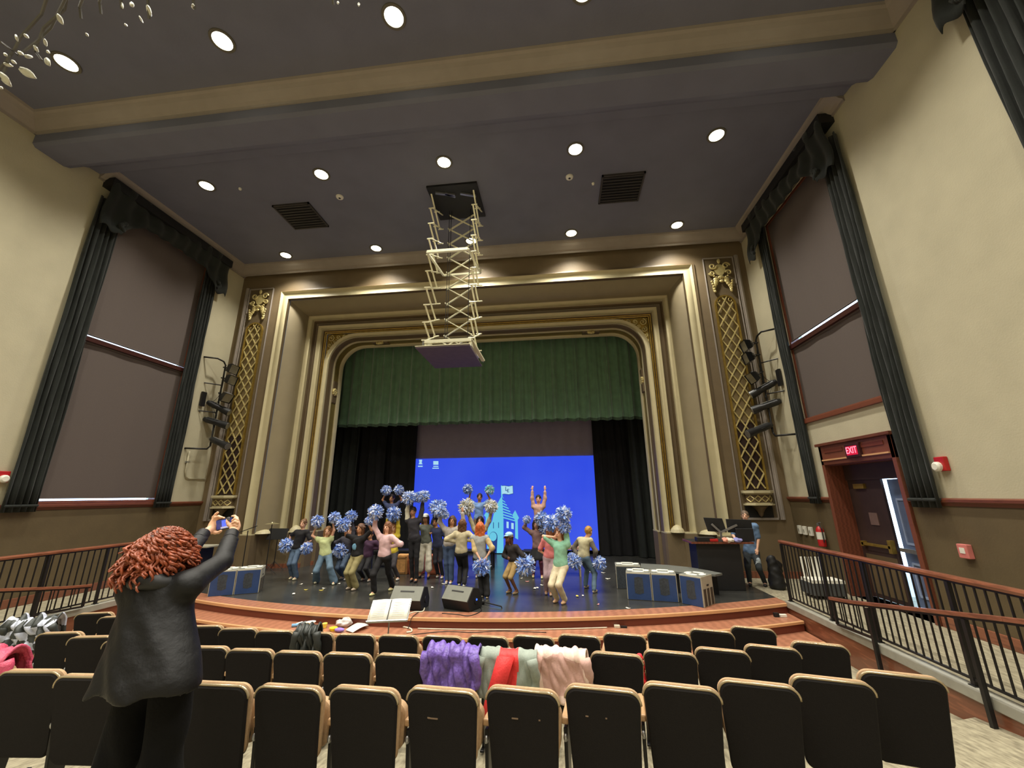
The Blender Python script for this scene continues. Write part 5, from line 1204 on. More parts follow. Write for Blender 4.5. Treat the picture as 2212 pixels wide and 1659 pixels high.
# ---- coats draped over seats
def coat(i, rw, lab, m1, rgb2=None, w0=-.26, w1=.26, drop=.42, front=.25, seed=0, skew=0., puff=.012, name='jacket', point=0, m2=None, split=None, cat='coat', sleeves=True, lift=0):
    s = SEATZ[(rw, i)]; rz = s.rotation_euler[2]; t = thing(name, lab, cat, s.location, rz, local=True); rnd = random.Random(seed)
    ph = [rnd.uniform(0, 6.28) for _ in range(8)]; rows = []; nU, nV = 44, 34
    for j in range(nV+1):
        v = j/nV; ln = -drop+(drop+front+.16)*v; r = []
        for k in range(nU+1):
            u = k/nU; x = w0+(w1-w0)*u; dr = drop*(1+.12*math.sin(u*7+ph[0])+point*(1-abs(2*u-.5)))
            ln = -dr+(dr+front+.14)*v
            wob = puff*(math.sin(u*23+ph[1]+4*v)+math.sin(v*19+ph[2]+u*9)+.6*math.sin(u*41+v*13+ph[3]))
            xx = x+skew*max(0, -ln)+.02*math.sin(v*7+ph[4])
            if ln < 0: z = .885+ln+lift; y = REC(.885+ln)-.055-abs(wob)*1.2-.02*math.sin(u*12+ph[5])*min(1, -ln*5)
            elif ln < .14: a = ln/.14*PI; z = .885+lift+.03*math.sin(a)+abs(wob); y = REC(.885)-.055+.165*(ln/.14)
            else: z = .885-(ln-.14); y = REC(z)+.115+abs(wob)
            r.append((xx, y, z))
        rows.append(r)
    b = MB(); n_ = nU+1
    b.grid(rows)
    if m2:
        for q, f in enumerate(b.f):
            u = (q % nU)/nU
            if split(u, q//nU/nV): b.mi[q] = 1
    b.build('shell', [m1, m2] if m2 else m1, t, smooth=True, solid=.018)
    if sleeves:
        for sg in (-1, 1):
            b = MB(); pts = []; x0 = (w0 if sg < 0 else w1)*.9
            for q in range(8):
                v = q/7; pts.append((x0+sg*.03*math.sin(v*3)+skew*.3*v, REC(.86-.4*v)-.07-.02*math.sin(v*6+ph[6]), .88-.38*v*(1 if sg < 0 else .8)+lift))
            b.tube(pts, [.05*(1-.25*q/7)+.006*math.sin(q*2.3) for q in range(8)], 10); b.build('sleeve', m1, t, smooth=True)
    return t
PUR = mat('purple_quilted_nylon', (112, 88, 170), .45, scale=26, amt=.35, bump=.6, bscale=30); GRY = mat('sage_grey_fleece', (146, 156, 146), .85, scale=20, amt=.08, bump=.2)
REDN = mat('coral_red_nylon', (216, 52, 52), .6, scale=10, amt=.12, bump=.2); PNK = mat('dusty_pink_coat', (206, 166, 156), .8, scale=12, amt=.1, bump=.2); BLKN = mat('black_nylon', (48, 52, 50), .5, scale=10, amt=.3)
coat(7, 2, 'purple quilted puffer jacket draped over a middle row seat', PUR, w0=-.28, w1=.26, drop=.46, seed=3, puff=.022, lift=.03)
coat(6, 2, 'grey coat with a coral red front draped over a middle row seat', GRY, w0=-.28, w1=.29, drop=.44, seed=5, puff=.008, m2=REDN, split=lambda u, v: .33 < u < .62+.1*v and v < .62, skew=0, point=.0)
b = MB()
t = thing('red_sleeve', 'long coral red sleeve hanging between two near row seats', 'coat', SEATZ[(2, 6)].location, SEATZ[(2, 6)].rotation_euler[2], local=True)
b.grid([[(-.08, -.17, .89), (.09, -.17, .89)], [(-.14, -.18, .70), (.02, -.18, .68)], [(-.19, -.19, .54), (-.07, -.2, .53)], [(-.235, -.2, .36), (-.19, -.2, .37)]]); b.build('sleeve_cloth', REDN, t, smooth=True, solid=.03)
coat(5, 2, 'dusty pink coat with fleece lining draped over a middle row seat', PNK, w0=-.25, w1=.26, drop=.48, seed=8, puff=.012, m2=mat('pale_fleece', (232, 204, 190), .9, scale=30, amt=.06, bump=.3), split=lambda u, v: v < .06 or u < .08 or u > .93 or .5 < v < .62)
coat(10, 3, 'black jacket thrown over a seat nearest the stage', BLKN, w0=-.22, w1=.06, drop=.3, seed=9, puff=.02, lift=.02)
coat(17, 2, 'black and white puffer jacket on the leftmost visible middle row seat', BLKN, w0=-.28, w1=.28, drop=.35, seed=12, puff=.03, m2=mat('white_blue_nylon', (190, 196, 214), .4, scale=14, amt=.2), split=lambda u, v: (int(u*6)+int(v*9)) % 2 == 0, lift=.05)
coat(13, 1, 'deep pink jacket at the left frame edge on the nearest row', mat('deep_pink_nylon', (186, 70, 98), .5, scale=12, amt=.2, bump=.4), w0=-.27, w1=.25, drop=.33, seed=14, puff=.025, lift=.04)
s = SEATZ[(2, 3)]; t = thing('red_cloth', 'bright red crumpled cloth on the armrest of a middle row seat', 'cloth', s.location, s.rotation_euler[2], local=True)
prm = []
rnd = random.Random(2)
for q in range(12): prm.append(('e', (-.29+rnd.uniform(-.03, .02), -.03+rnd.uniform(-.03, .03), .50+.026*q), (.035, .045, .03), None, .02))
mesh_sdf(prm, .008, 'folds', mat('bright_red_cloth', (236, 50, 58), .7), t, (0, 0, 0), wob=.006, wf=60)
# small items tucked on armrests
for (rw, i, lab) in ((2, 13, 'crumpled white tissue on an armrest right of the standing woman'), (3, 8, 'tiny white wrapper on an armrest of the row nearest the stage')):
    s = SEATZ[(rw, i)]; p = s.matrix_basis @ Vector((-.275, .02, .66)); b = MB(); b.ball(p, (.025, .03, .04), 8, 6); tag(b.build('tissue', M_WHITE, origin=p, smooth=True), lab, 'tissue')
# ================================================================== STAGE PROPS
M_BLUEP = mat('worn_blue_paint', (36, 62, 108), .6, scale=4, amt=.14, bump=.1); M_BOXG = mat('box_beige_grey', (168, 164, 146), .6, scale=8, amt=.06); M_PAD = mat('white_pad', (236, 234, 218), .6, scale=8, amt=.04); M_DKP = mat('dark_worn_patch', (52, 58, 64), .8, scale=30, amt=.3)
def riser(lab, a, b_, dep, hgt, front=M_BLUEP, npatch=1, grp=None, side=True):
    """box whose front bottom edge runs from a to b_ on the stage floor"""
    a, b_ = Vector(a), Vector(b_); X = (b_-a); L = X.length; X = X.normalized(); Y = Vector((-X.y, X.x, 0))
    c = (a+b_)/2+Y*dep/2; rz = math.atan2(X.y, X.x)
    t = thing('riser_box', lab, 'box', (c.x, c.y, ZS), rz, grp, local=True); w2, d2 = L/2, dep/2
    b = MB(); b.box((-w2, -d2, .0), (w2, d2, hgt)); b.build('body', M_BOXG, t, bevel=.012)
    b = MB(); b.box((-w2+.015, -d2-.006, .01), (w2-.015, -d2+.004, hgt-.03)); fp = b.build('front_panel', front, t)
    b = MB(); b.box((-w2+.012, -d2+.012, hgt-.002), (w2-.012, d2-.012, hgt+.004)); b.build('top_panel', mat('grey_box_top', (112, 114, 108), .6), t)
    b = MB(); rnd = random.Random(int(abs(a.x)*100)); pts = [(-.085+rnd.uniform(-.012, .012), .13), (-.09, .25), (-.08+rnd.uniform(-.02, .02), hgt-.1), (.0, hgt-.08), (.085, hgt-.1), (.075+rnd.uniform(-.012, .02), .26), (.09, .14), (0, .11)]
    b.prism(pts, 1, -d2-.008, -d2-.006); b.build('worn_patch', M_DKP, fp)
    for (x, y, rx, ry) in ((-w2*.66, 0, w2*.25, d2*.4), (w2*.66, 0, w2*.25, d2*.4), (0, -d2*.6, w2*.5, d2*.25), (0, d2*.6, w2*.5, d2*.25)):
        b = MB(); b.prism([(x+rx*math.copysign(abs(math.cos(q))**.7, math.cos(q)), y+ry*math.copysign(abs(math.sin(q))**.7, math.sin(q))) for q in [2*PI*i/20 for i in range(20)]], 2, hgt, hgt+.012); b.build('white_pad', M_PAD, t)
    for sg in (-1, 1):
        for k in range(3):
            b = MB(); y = -d2+.09+k*(dep-.18)/2; b.box((sg*(w2-.002), y-.045, .02), (sg*(w2+.006), y+.045, hgt*.58)); b.build('side_recess', mat('brown_recess', (66, 58, 46), .8), t)
        b = MB(); b.box((sg*(w2-.002), -.04, hgt*.66), (sg*(w2+.006), .04, hgt*.71)); b.build('hand_slot', M_BLACK, t)
    return t
def split2(p, q): m = (Vector(p)+Vector(q))/2; return m
A, B = at(447, 1290, 2, ZS), at(558, 1281, 2, ZS); m = split2(A, B); g1 = 'blue fronted boxes on the left stage edge'
riser('blue fronted box nearest the standing woman, left one of the pair', A, m-(B-A)*.004, .48, .52, grp=g1); riser('blue fronted box of the left pair, right one nearer the performers', m+(B-A)*.004, B, .48, .52, grp=g1)
A, B = at(1356, 1295, 2, ZS), at(1467, 1302, 2, ZS); m = split2(A, B)
riser('blue fronted box at the left end of the right-hand group', A, m-(B-A)*.004, .48, .52); riser('blue fronted box in the middle of the right-hand group', m+(B-A)*.004, B, .48, .52)
A, B = at(1473, 1304, 2, ZS), at(1522, 1314, 2, ZS); riser('blue fronted box at the right end, its beige side with three slots visible', A, B, .46, .54)
A, B = at(1333, 1272, 2, ZS), at(1388, 1274, 2, ZS); riser('dark fronted box with white pads behind the blue ones', A, B, .44, .5, front=M_DKP)
# long grey curved bench behind the boxes
pts = [(1384, 1217), (1440, 1220), (1490, 1225), (1530, 1232), (1560, 1238), (1545, 1241), (1500, 1239), (1460, 1235), (1420, 1231), (1384, 1226)]
P = [at(x, y, 2, -1.66) for x, y in pts]; t = thing('curved_bench', 'long grey topped curved bench behind the right-hand boxes', 'bench', (P[4].x-.8, P[4].y, ZS))
b = MB(); b.prism([(p.x, p.y) for p in P], 2, -1.70, -1.66); b.build('bench_top', mat('grey_bench_top', (104, 106, 100), .5, scale=8, amt=.08), t)
c = sum((Vector((p.x, p.y, 0)) for p in P), Vector())/len(P); b = MB(); b.prism([(c.x+(p.x-c.x)*.9, c.y+(p.y-c.y)*.7) for p in P], 2, ZS, -1.70); b.build('skirt', M_BLACK, t)

# floor monitors
def wedge(lab, px, py, rz, w_=.62, led=True):
    p = at(px, py, 2, ZS); t = thing('floor_monitor', lab, 'speaker', (p.x, p.y, ZS), rz, 'stage monitor speakers', local=True); w2 = w_/2
    prof = [(-.18, 0), (.2, 0), (.26, .12), (.1, .40), (-.13, .42), (-.24, .16)]
    b = MB(); b.prism([(y, z) for y, z in [(-.16, 0), (.24, 0), (.26, .14), (.14, .36), (-.05, .40), (-.24, .18)]], 0, -w2, w2); b.build('cabinet', M_BLACK, t, bevel=.012)
    b = MB(); n_ = Vector((0, -.76, .65)).normalized(); d = Vector((0, .19, .22)); a = Vector((0, -.24, .18)); b.obox(a+d/2+n_*.004, (w2-.01, 0, 0), d*.48, n_*.006); b.build('panel', mat('grey_monitor_panel', (112, 114, 104), .6, scale=10, amt=.05), t)
    b = MB(); b.obox(a+d*.62+n_*.012, (.14, 0, 0), d*.04, n_*.004); b.build('handle_slot', M_BLACK, t)
    b = MB(); b.cyl((w2-.01, .04, .16), (w2+.012, .04, .16), .06, n=14); b.build('jack_plate', M_IRON, t)
    if not led: return t
    b = MB(); b.cyl((w2+.012, .04, .18), (w2+.02, .04, .18), .018, n=10); b.build('blue_led', mat('blue_led', (40, 80, 220), .4, emit=(60, 110, 255), estr=1.5), t)
    return t
wedge('black stage monitor behind the white music stand, facing the performers', 884, 1314, -.05, led=False); wedge('black stage monitor turned sideways, blue light on its end', 997, 1314, -.42)
# boom stand lying on the floor
a, c = at(1043, 1300, 2, ZS+.05), at(1083, 1310, 2, ZS+.03); t = thing('boom_arm', 'black boom arm lying on the stage right of the turned monitor', 'stand', (a.x, a.y, ZS))
b = MB(); b.cyl(a, c, .012, n=8); b.cyl(c, c+Vector((.02, -.02, -.05)), .012, n=8); b.ball(a, .045, 10, 8); b.build('tube', M_IRON, t)
# music stand in front, white pages
C = [at(806, 1296, 1, 6.55), at(890, 1292, 1, 6.55), at(878, 1342, 1, 6.3), at(792, 1344, 1, 6.3)]; ctr = sum((Vector(q) for q in C), Vector())/4
t = thing('music_stand', 'silver music stand in front of the stage centre', 'music stand', (ctr.x, ctr.y, -2.6))
X = (C[1]-C[0]).normalized(); Yv = (C[0]-C[3]).normalized(); n_ = X.cross(Yv).normalized()
b = MB(); hw = (C[1]-C[0]).length/2; hh_ = (C[0]-C[3]).length/2; cc = ctr+n_*-.012; b.obox(cc, X*hw, Yv*hh_, n_*.006); b.obox(cc-Yv*hh_+n_*.02, X*hw, Yv*.008, n_*.02); b.build('desk', M_SILVER, t)
b = MB(); b.cyl(ctr-n_*.02, (ctr.x, ctr.y, -2.5), .012, n=8); b.build('pole', M_SILVER, t)
for a in (0, 2.1, 4.2): b = MB(); b.cyl((ctr.x, ctr.y, -2.35), (ctr.x+.25*math.cos(a), ctr.y+.25*math.sin(a), -2.58), .009, n=6); b.build('leg', M_SILVER, t)
M_PAPER = mat('white_paper', (236, 234, 220), .7, scale=30, amt=.02)
t2 = thing('open_score', 'open white score lying on the music stand', 'sheet music', tuple(ctr))
for sg in (-1, 1):
    b = MB(); rows = []
    for v in (-1, 1): rows.append([ctr+X*sg*hw*.97*u+Yv*hh_*.96*v+n_*(.006+.02*math.sin(u*PI)*(1-u)) for u in [i/8 for i in range(9)]])
    b.grid(rows); b.build('page', M_PAPER, t2, smooth=True, solid=.003)
b = MB(); b.cyl(ctr+Yv*hh_*.9+n_*.012, ctr-Yv*hh_*.9+n_*.012, .006, n=6); b.build('spine', M_IRON, t2)
for sg in (-1, 1):
    b = MB()
    for k in range(9): c0 = ctr+X*sg*hw*.5+Yv*hh_*(.6-.15*k)+n_*.0225; b.obox(c0, X*hw*.3, Yv*.0025, n_*.0008)
    b.build('printed_lines', mat('faint_grey_print', (196, 194, 182), .8), t2)

# things on the wooden step
zs = ZS-.165
def step_item(name, lab, cat, px, py, fn, m, grp=None):
    p = at(px, py, 2, zs+.01); b = MB(); fn(b, p); return tag(b.build(name, m, origin=(p.x, p.y, zs), smooth=40), lab, cat, grp)
def bottle(b, p, r=.028, l=.13, a=0): d = Vector((math.cos(a), math.sin(a), 0)); c = Vector((p.x, p.y, zs+r+.003)); b.cyl(c-d*l/2, c+d*l/2, r, n=12); b.cyl(c+d*l/2, c+d*(l/2+.03), r*.5, n=10)
CB = lambda *c: cloth_mat(tuple(c))
for (px, py, c, a, nm, cat, lab) in ((638, 1353, (120, 170, 210), .4, 'bottle', 'bottle', 'small light blue bottle at the left end of the row on the step'), (646, 1350, (226, 222, 210), 1.2, 'bottle', 'bottle', 'white bottle just right of the light blue one on the step'), (654, 1349, (90, 96, 100), 1.3, 'marker', 'marker', 'dark grey marker in the row on the step'), (661, 1349, (230, 228, 220), 1.4, 'marker', 'marker', 'white marker in the row on the step'), (650, 1356, (200, 60, 50), .2, 'bottle', 'bottle', 'red bottle lying in front of the row on the step')):
    step_item(nm, lab, cat, px, py, lambda b, p, a=a: bottle(b, p, .026, .12, a), CB(*c))
step_item('cup', 'yellow cup lying on the step before the white bowl', 'cup', 660, 1357, lambda b, p: bottle(b, p, .045, .08, .2), CB(236, 204, 60))
step_item('bowl', 'white shallow bowl on the step left of the black jacket', 'bowl', 671, 1350, lambda b, p: b.lathe((p.x, p.y, zs+.003), [(.03, 0), (.07, .03), (.085, .06), (.078, .06), (.03, .015)], 16), M_WHITE)
step_item('snack_cup', 'pale yellow cup on the step above the black jacket', 'cup', 701, 1355, lambda b, p: b.lathe((p.x, p.y, zs+.003), [(.03, 0), (.045, .07), (.04, .075)], 14), CB(240, 216, 90))
step_item('snack_tub', 'bright yellow tub on the step right of the black jacket', 'cup', 720, 1361, lambda b, p: b.lathe((p.x, p.y, zs+.003), [(.05, 0), (.07, .045), (.06, .05)], 14), CB(246, 214, 40))
step_item('purple_pouch', 'small purple pouch on the step before the clear bag', 'pouch', 733, 1364, lambda b, p: b.ball((p.x, p.y, zs+.035), (.09, .05, .034), 12, 8), CB(150, 120, 200))
p = at(742, 1354, 2, zs); prm = [('e', (p.x+dx, p.y+dy, zs+.05+dz), (r1, .06, .05), None, .03) for dx, dy, dz, r1 in ((0, 0, 0, .12), (.09, .02, .02, .06), (-.1, 0, .02, .05), (.02, .04, .05, .07))]
o = mesh_sdf(prm, .012, 'plastic_bag', mat('hazy_plastic', (198, 190, 186), .25, scale=12, amt=.12), None, (p.x, p.y, zs), wob=.01, wf=40); o.location = (p.x, p.y, zs); tag(o, 'crumpled translucent plastic bag on the step', 'bag')
q = [at(x, y, 2, zs+.02) for x, y in ((746, 1361), (781, 1345), (796, 1355), (762, 1368))]; b = MB(); rows = []
for v in (0, 1): rows.append([q[0].lerp(q[1], u).lerp(q[3].lerp(q[2], u), v)+Vector((0, 0, .03*math.sin(u*2.4)+.012*v)) for u in [i/8 for i in range(9)]])
b.grid(rows); tag(b.build('paper_sheet', M_PAPER, origin=(q[0].x, q[0].y, zs), smooth=True, solid=.004), 'loose white sheet of paper curling on the step', 'paper')
# cables
def cable(lab, pts, r, m, name='cable'):
    P = [Vector(p) for p in pts]; out = []
    for i in range(len(P)-1):
        p0, p1, p2, p3 = P[max(0, i-1)], P[i], P[i+1], P[min(len(P)-1, i+2)]
        for k in range(6):
            u = k/6; out.append(.5*((2*p1)+(p2-p0)*u+(2*p0-5*p1+4*p2-p3)*u*u+(3*p1-p0-3*p2+p3)*u**3))
    out.append(P[-1]); b = MB(); b.tube(out, r, 6); o = b.build(name, m, origin=P[0], smooth=True); return tag(o, lab, 'cable')
CW = mat('grey_white_cable', (206, 200, 178), .5); S_ = lambda px, py, z: at(px, py, 2, z)
cable('pale cable from the left stage monitor over the stage nosing', [S_(926, 1300, ZS+.012), S_(919, 1303, ZS+.012), S_(914, 1320, ZS+.012), S_(895, 1322, ZS+.012), S_(872, 1330, ZS+.012)], .012, CW)
cable('thick pale cable looped on the step beside the music stand', [S_(862, 1352, zs+.014), S_(872, 1354, zs+.014), S_(887, 1358, zs+.014), S_(889, 1364, zs+.014), S_(878, 1366, zs+.014)], .014, CW)
cable('long thin pale cable run along the foot of the stage riser', [(x, arc_y(x, R_LIP-.0)-.03, zs+.012) for x in [at(905, 1357, 2, zs).x+i*.33 for i in range(11)]], .011, CW)
cable('black cable wandering along the wooden step at centre', [S_(880, 1372, zs+.008), S_(960, 1364, zs+.008), S_(1020, 1366, zs+.008), S_(1080, 1363, zs+.008), S_(1180, 1366, zs+.008)], .006, M_BLACK)
cable('black cables coiled around the turned stage monitor', [S_(955, 1325, ZS+.01), S_(985, 1327, ZS+.01), S_(1015, 1330, ZS+.01), S_(1040, 1318, ZS+.01), S_(1030, 1300, ZS+.01), S_(1046, 1304, ZS+.01)], .008, M_BLACK)
t0 = S_(904, 1322, ZS+.012); cable('dark cable hanging over the stage riser below the left monitor', [t0, (t0.x, arc_y(t0.x, R_LIP)-.015, ZS+.012), (t0.x-.03, arc_y(t0.x, R_LIP)-.02, ZS-.1), (t0.x-.05, arc_y(t0.x, R_LIP)-.06, zs+.01)], .006, M_BLACK)
p = at(1333, 1356, 2, zs); t = thing('cable_adapter', 'small pale and black cable adapter on the wooden step', 'adapter', (p.x, p.y, zs)); b = MB(); b.box((p.x-.05, p.y-.03, zs), (p.x+.05, p.y+.03, zs+.045)); b.build('body', CW, t, bevel=.008); b = MB(); b.box((p.x+.06, p.y-.02, zs), (p.x+.17, p.y+.02, zs+.03)); b.build('plug', M_BLACK, t)
p = at(1692, 1333, 2, zs); t = thing('outlet_box', 'small white outlet box at the right end of the wooden step', 'outlet', (p.x, p.y, zs)); b = MB(); b.box((p.x-.06, p.y-.03, zs), (p.x+.06, p.y+.03, zs+.05)); b.build('body', M_WHITE, t, bevel=.008); b = MB(); b.box((p.x-.16, p.y-.03, zs), (p.x-.08, p.y+.03, zs+.07)); b.build('plug', M_BLACK, t)

# stands at the left back of the stage
def stand(lab, px, py, hgt, kind, rz=0, w_=.5):
    p = at(px, py, 2, ZS); x, y = p.x, p.y; t = thing('music_stand' if kind == 'desk' else ('cymbal_stand' if kind == 'cymbal' else 'microphone_stand'), lab, 'stand', (x, y, ZS))
    b = MB(); b.cyl((x, y, ZS+.1), (x, y, ZS+hgt), .012, n=8); b.build('pole', M_IRON, t)
    for a in (.3, 2.4, 4.5): b = MB(); b.cyl((x, y, ZS+.25), (x+.28*math.cos(a), y+.28*math.sin(a), ZS+.01), .008, n=6); b.build('leg', M_IRON, t)
    if kind == 'desk':
        b = MB(); b.obox((x+.0, y-.03, ZS+hgt+.08), (w_/2, 0, 0), (0, .05, .15), (0, .006, -.002)); b.obox((x, y-.1, ZS+hgt-.07), (w_/2, 0, 0), (0, .03, 0), (0, 0, .006)); b.build('desk', M_BLACK, t)
    elif kind == 'cymbal':
        b = MB(); b.lathe((x, y, ZS+hgt), [(.19, 0), (.08, .025), (.03, .035), (.02, .05)], 20); b.build('cymbal', mat('pale_brass_cymbal', (214, 206, 160), .25, .8), t, smooth=40)
    else:
        b = MB(); b.cyl((x-.35, y, ZS+hgt-.08), (x+.25, y, ZS+hgt+.12), .01, n=8); b.build('boom', M_IRON, t)
    return t
stand('black music stand at left back, touching the leftmost pom-pom', 590, 1232, .94, 'desk', w_=.62)
stand('thin black boom stand beyond the left pair of blue boxes', 519, 1252, 1.22, 'mic')
stand('cymbal stand with pale cymbal before the left plinth', 572, 1242, 1.35, 'cymbal')
p = at(424, 1265, 2, ZS); t = thing('tall_table', 'narrow tall table with grey top beside the red haired woman', 'table', (p.x, p.y, ZS)); zt_ = at(424, 1178, 1, p.y).z
b = MB(); b.box((p.x-.32, p.y-.25, zt_-.03), (p.x+.32, p.y+.25, zt_)); b.build('top', mat('grey_table_top', (150, 146, 128), .5), t); b = MB(); b.box((p.x-.12, p.y-.2, ZS), (p.x+.12, p.y+.2, zt_-.03)); b.build('pedestal', M_BLACK, t)
b = MB(); p2 = at(415, 1167, 1, p.y); 

# ---- control desk and operator
yd = at(1565, 1276, 2, ZS).y
Dk = lambda px, py, dy=0: at(px, py, 1, yd+dy)
t = thing('control_desk', 'black control desk with a thin wood edged top right of the stage', 'desk', (Dk(1565, 1276).x, yd+.3, ZS))
zt_ = Dk(1512, 1170).z; x0, x1 = Dk(1515, 1270).x, Dk(1612, 1270).x
b = MB(); b.box((x0, yd, ZS), (x1, yd+.55, zt_-.04)); b.build('cabinet', M_BLACK, t, bevel=.01)
b = MB(); b.box((x0-.12, yd-.08, zt_-.04), (x1+.28, yd+.62, zt_)); b.build('desk_top', M_MAHOG, t)
b = MB(); b.box((x0-.1, yd-.05, zt_), (x1+.2, yd+.58, zt_+.006)); b.build('desk_mat', M_BLACK, t)
def monitor(lab, q, armto):
    P = [Dk(x, y, .12+dy) for x, y, dy in q]; c = sum((Vector(v) for v in P), Vector())/4; X = (P[1]-P[0])/2; Z = (P[0]-P[3])/2; n_ = X.cross(Z).normalized()
    m_ = thing('monitor', lab, 'monitor', tuple(c), group='monitors on the control desk'); b = MB(); b.obox(c, X, Z, n_*.02); b.build('shell', M_BLACK, m_, bevel=.008)
    b = MB(); b.obox(c-n_*.0-Vector((0, .028, 0)), X*.3, Z*.3, (0, .012, 0)); b.build('mount_plate', M_IRON, m_)
    b = MB(); e = Dk(1557, 1150, .05); f = Dk(*armto, .05); b.bar(f, e, .045, .02, up=(0, 1, 0)); b.cyl(e, (e.x, e.y, zt_), .02, n=8); b.build('arm', M_SILVER, m_)
monitor('left flat monitor seen from behind on the control desk', [(1520, 1118, 0), (1560, 1120, 0), (1568, 1149, 0), (1530, 1148, 0)], (1537, 1132))
monitor('right flat monitor seen from behind, hiding the chin of the operator', [(1568, 1121, 0), (1622, 1123, 0), (1626, 1152, 0), (1573, 1150, 0)], (1592, 1134))
def desk_item(name, lab, cat, px, py, sz, m, dy=.05):
    p = Dk(px, py, dy); t_ = thing(name, lab, cat, (p.x, p.y, zt_+.006)); b = MB(); b.box((p.x-sz[0], p.y-sz[1], zt_+.006), (p.x+sz[0], p.y+sz[1], zt_+.006+sz[2])); b.build('body', m, t_, bevel=.01)
desk_item('mixer', 'black mixer at the left end of the control desk', 'mixer', 1522, 1160, (.2, .1, .09), M_IRON)
desk_item('red_box', 'red box between mixer and monitor arm on the desk', 'box', 1540, 1156, (.09, .04, .06), M_RED, -.02)
desk_item('keypad', 'dark square screen standing low at right of the desk', 'screen', 1610, 1163, (.19, .03, .28), M_BLACK, .02)
for i, (px, py, c, lab) in enumerate(((1576, 1163, (214, 206, 190), 'white crumpled cloth on the desk edge'), (1595, 1172, (140, 140, 196), 'pale violet cloth hanging at the desk edge'), (1568, 1158, (220, 150, 130), 'small pink object on the desk'))):
    p = Dk(px, py, -.06); prm = [('e', (p.x+.04*math.cos(a), p.y+.03*math.sin(a), zt_+.04+.02*math.sin(3*a)), (.06, .04, .04), None, .02) for a in (0, 1.2, 2.5, 4)]
    o = mesh_sdf(prm, .012, 'cloth', cloth_mat(c), None, (p.x, p.y, zt_), wob=.008, wf=50); o.location = (p.x, p.y, zt_); tag(o, lab, 'cloth')
ym = yd+.7; Q = lambda px, py, dy=0: at(px, py, 1, ym+dy)
J = dict(head=Q(1609, 1114), neck=Q(1614, 1133), hip=Q(1623, 1196, .0), lh=Q(1590, 1168, -.1), rh=Q(1634, 1203, -.2), re=Q(1641, 1172, -.05), lf=Vector((Q(1618, 1270).x, ym-.1, ZS)), rf=Vector((Q(1648, 1270).x, ym-.15, ZS)))
d = J['head']-J['neck']; J['head'] = J['neck']+d.normalized()*.2
make_person('man with short hair in blue T-shirt and dark jeans behind the control desk', J, .98, face=(-.5, -1, -.15), skin='light', hair=(110, 92, 76), hairstyle='short', top=(104, 132, 166), sleeve=.45, pants=(48, 54, 58), shoe=(40, 40, 40), h=.014)
p = Q(1636, 1212, -.28); prm = [('e', (p.x+.03*math.cos(a), p.y, p.z-.05*i_), (.05, .04, .07), None, .02) for i_, a in enumerate((0, 1, 2))]
o = mesh_sdf(prm, .01, 'towel', cloth_mat((172, 184, 190)), None, tuple(p), wob=.006, wf=60); o.location = p; tag(o, 'pale grey towel hanging from the hand of the man at the desk', 'towel')
p = at(1530, 1275, 2, ZS); cable('pale cable loop on the floor at the left foot of the control desk', [(p.x, p.y, ZS+.012), (p.x+.1, p.y+.02, ZS+.012), (p.x+.12, p.y+.06, ZS+.12), (p.x+.1, p.y+.08, ZS+.26)], .012, CW)
# black covered cases right of the operator
p = at(1682, 1277, 2, ZS); t = thing('covered_cart', 'black covered cart between the operator and the railing end', 'cart', (p.x+.1, p.y+.2, ZS)); prm = [('c', (p.x+.1, p.y+.2, ZS+.1), (p.x+.05, p.y+.2, ZS+.62), .16, .1, 0), ('c', (p.x+.1, p.y+.3, ZS+.1), (p.x+.2, p.y+.3, ZS+.5), .14, .1, .08)]
mesh_sdf(prm, .03, 'cover', M_BLACK, t, tuple(t['_org']), wob=.012, wf=24)
p = at(1768, 1296, 2, ZS); X0 = p.x+.25
t = thing('folding_chair_cart', 'grey cart with white slats seen through the right railing', 'cart', (X0, p.y+.2, ZS)); b = MB(); b.box((X0-.3, p.y, ZS+.06), (X0+.32, p.y+.45, ZS+.30)); b.build('base', mat('dark_grey_plastic', (70, 72, 72), .6), t, bevel=.02)
b = MB(); b.box((X0-.3, p.y+.0, ZS+.30), (X0+.32, p.y+.4, ZS+.36)); b.build('white_top', M_WHITE, t)
for k in range(5): b = MB(); xx = X0-.2+.09*k; b.obox((xx, p.y+.42, ZS+.55), (.03, 0, 0), (0, .01, 0), (0, .02, .2)); b.build('slat', M_WHITE, t, bevel=.008)
for k in range(4): b = MB(); b.cyl((X0-.25+.5*(k % 2), p.y+.06+.3*(k//2), ZS+.03), (X0-.22+.5*(k % 2), p.y+.06+.3*(k//2), ZS+.03), .03, n=10); b.build('wheel', M_BLACK, t)

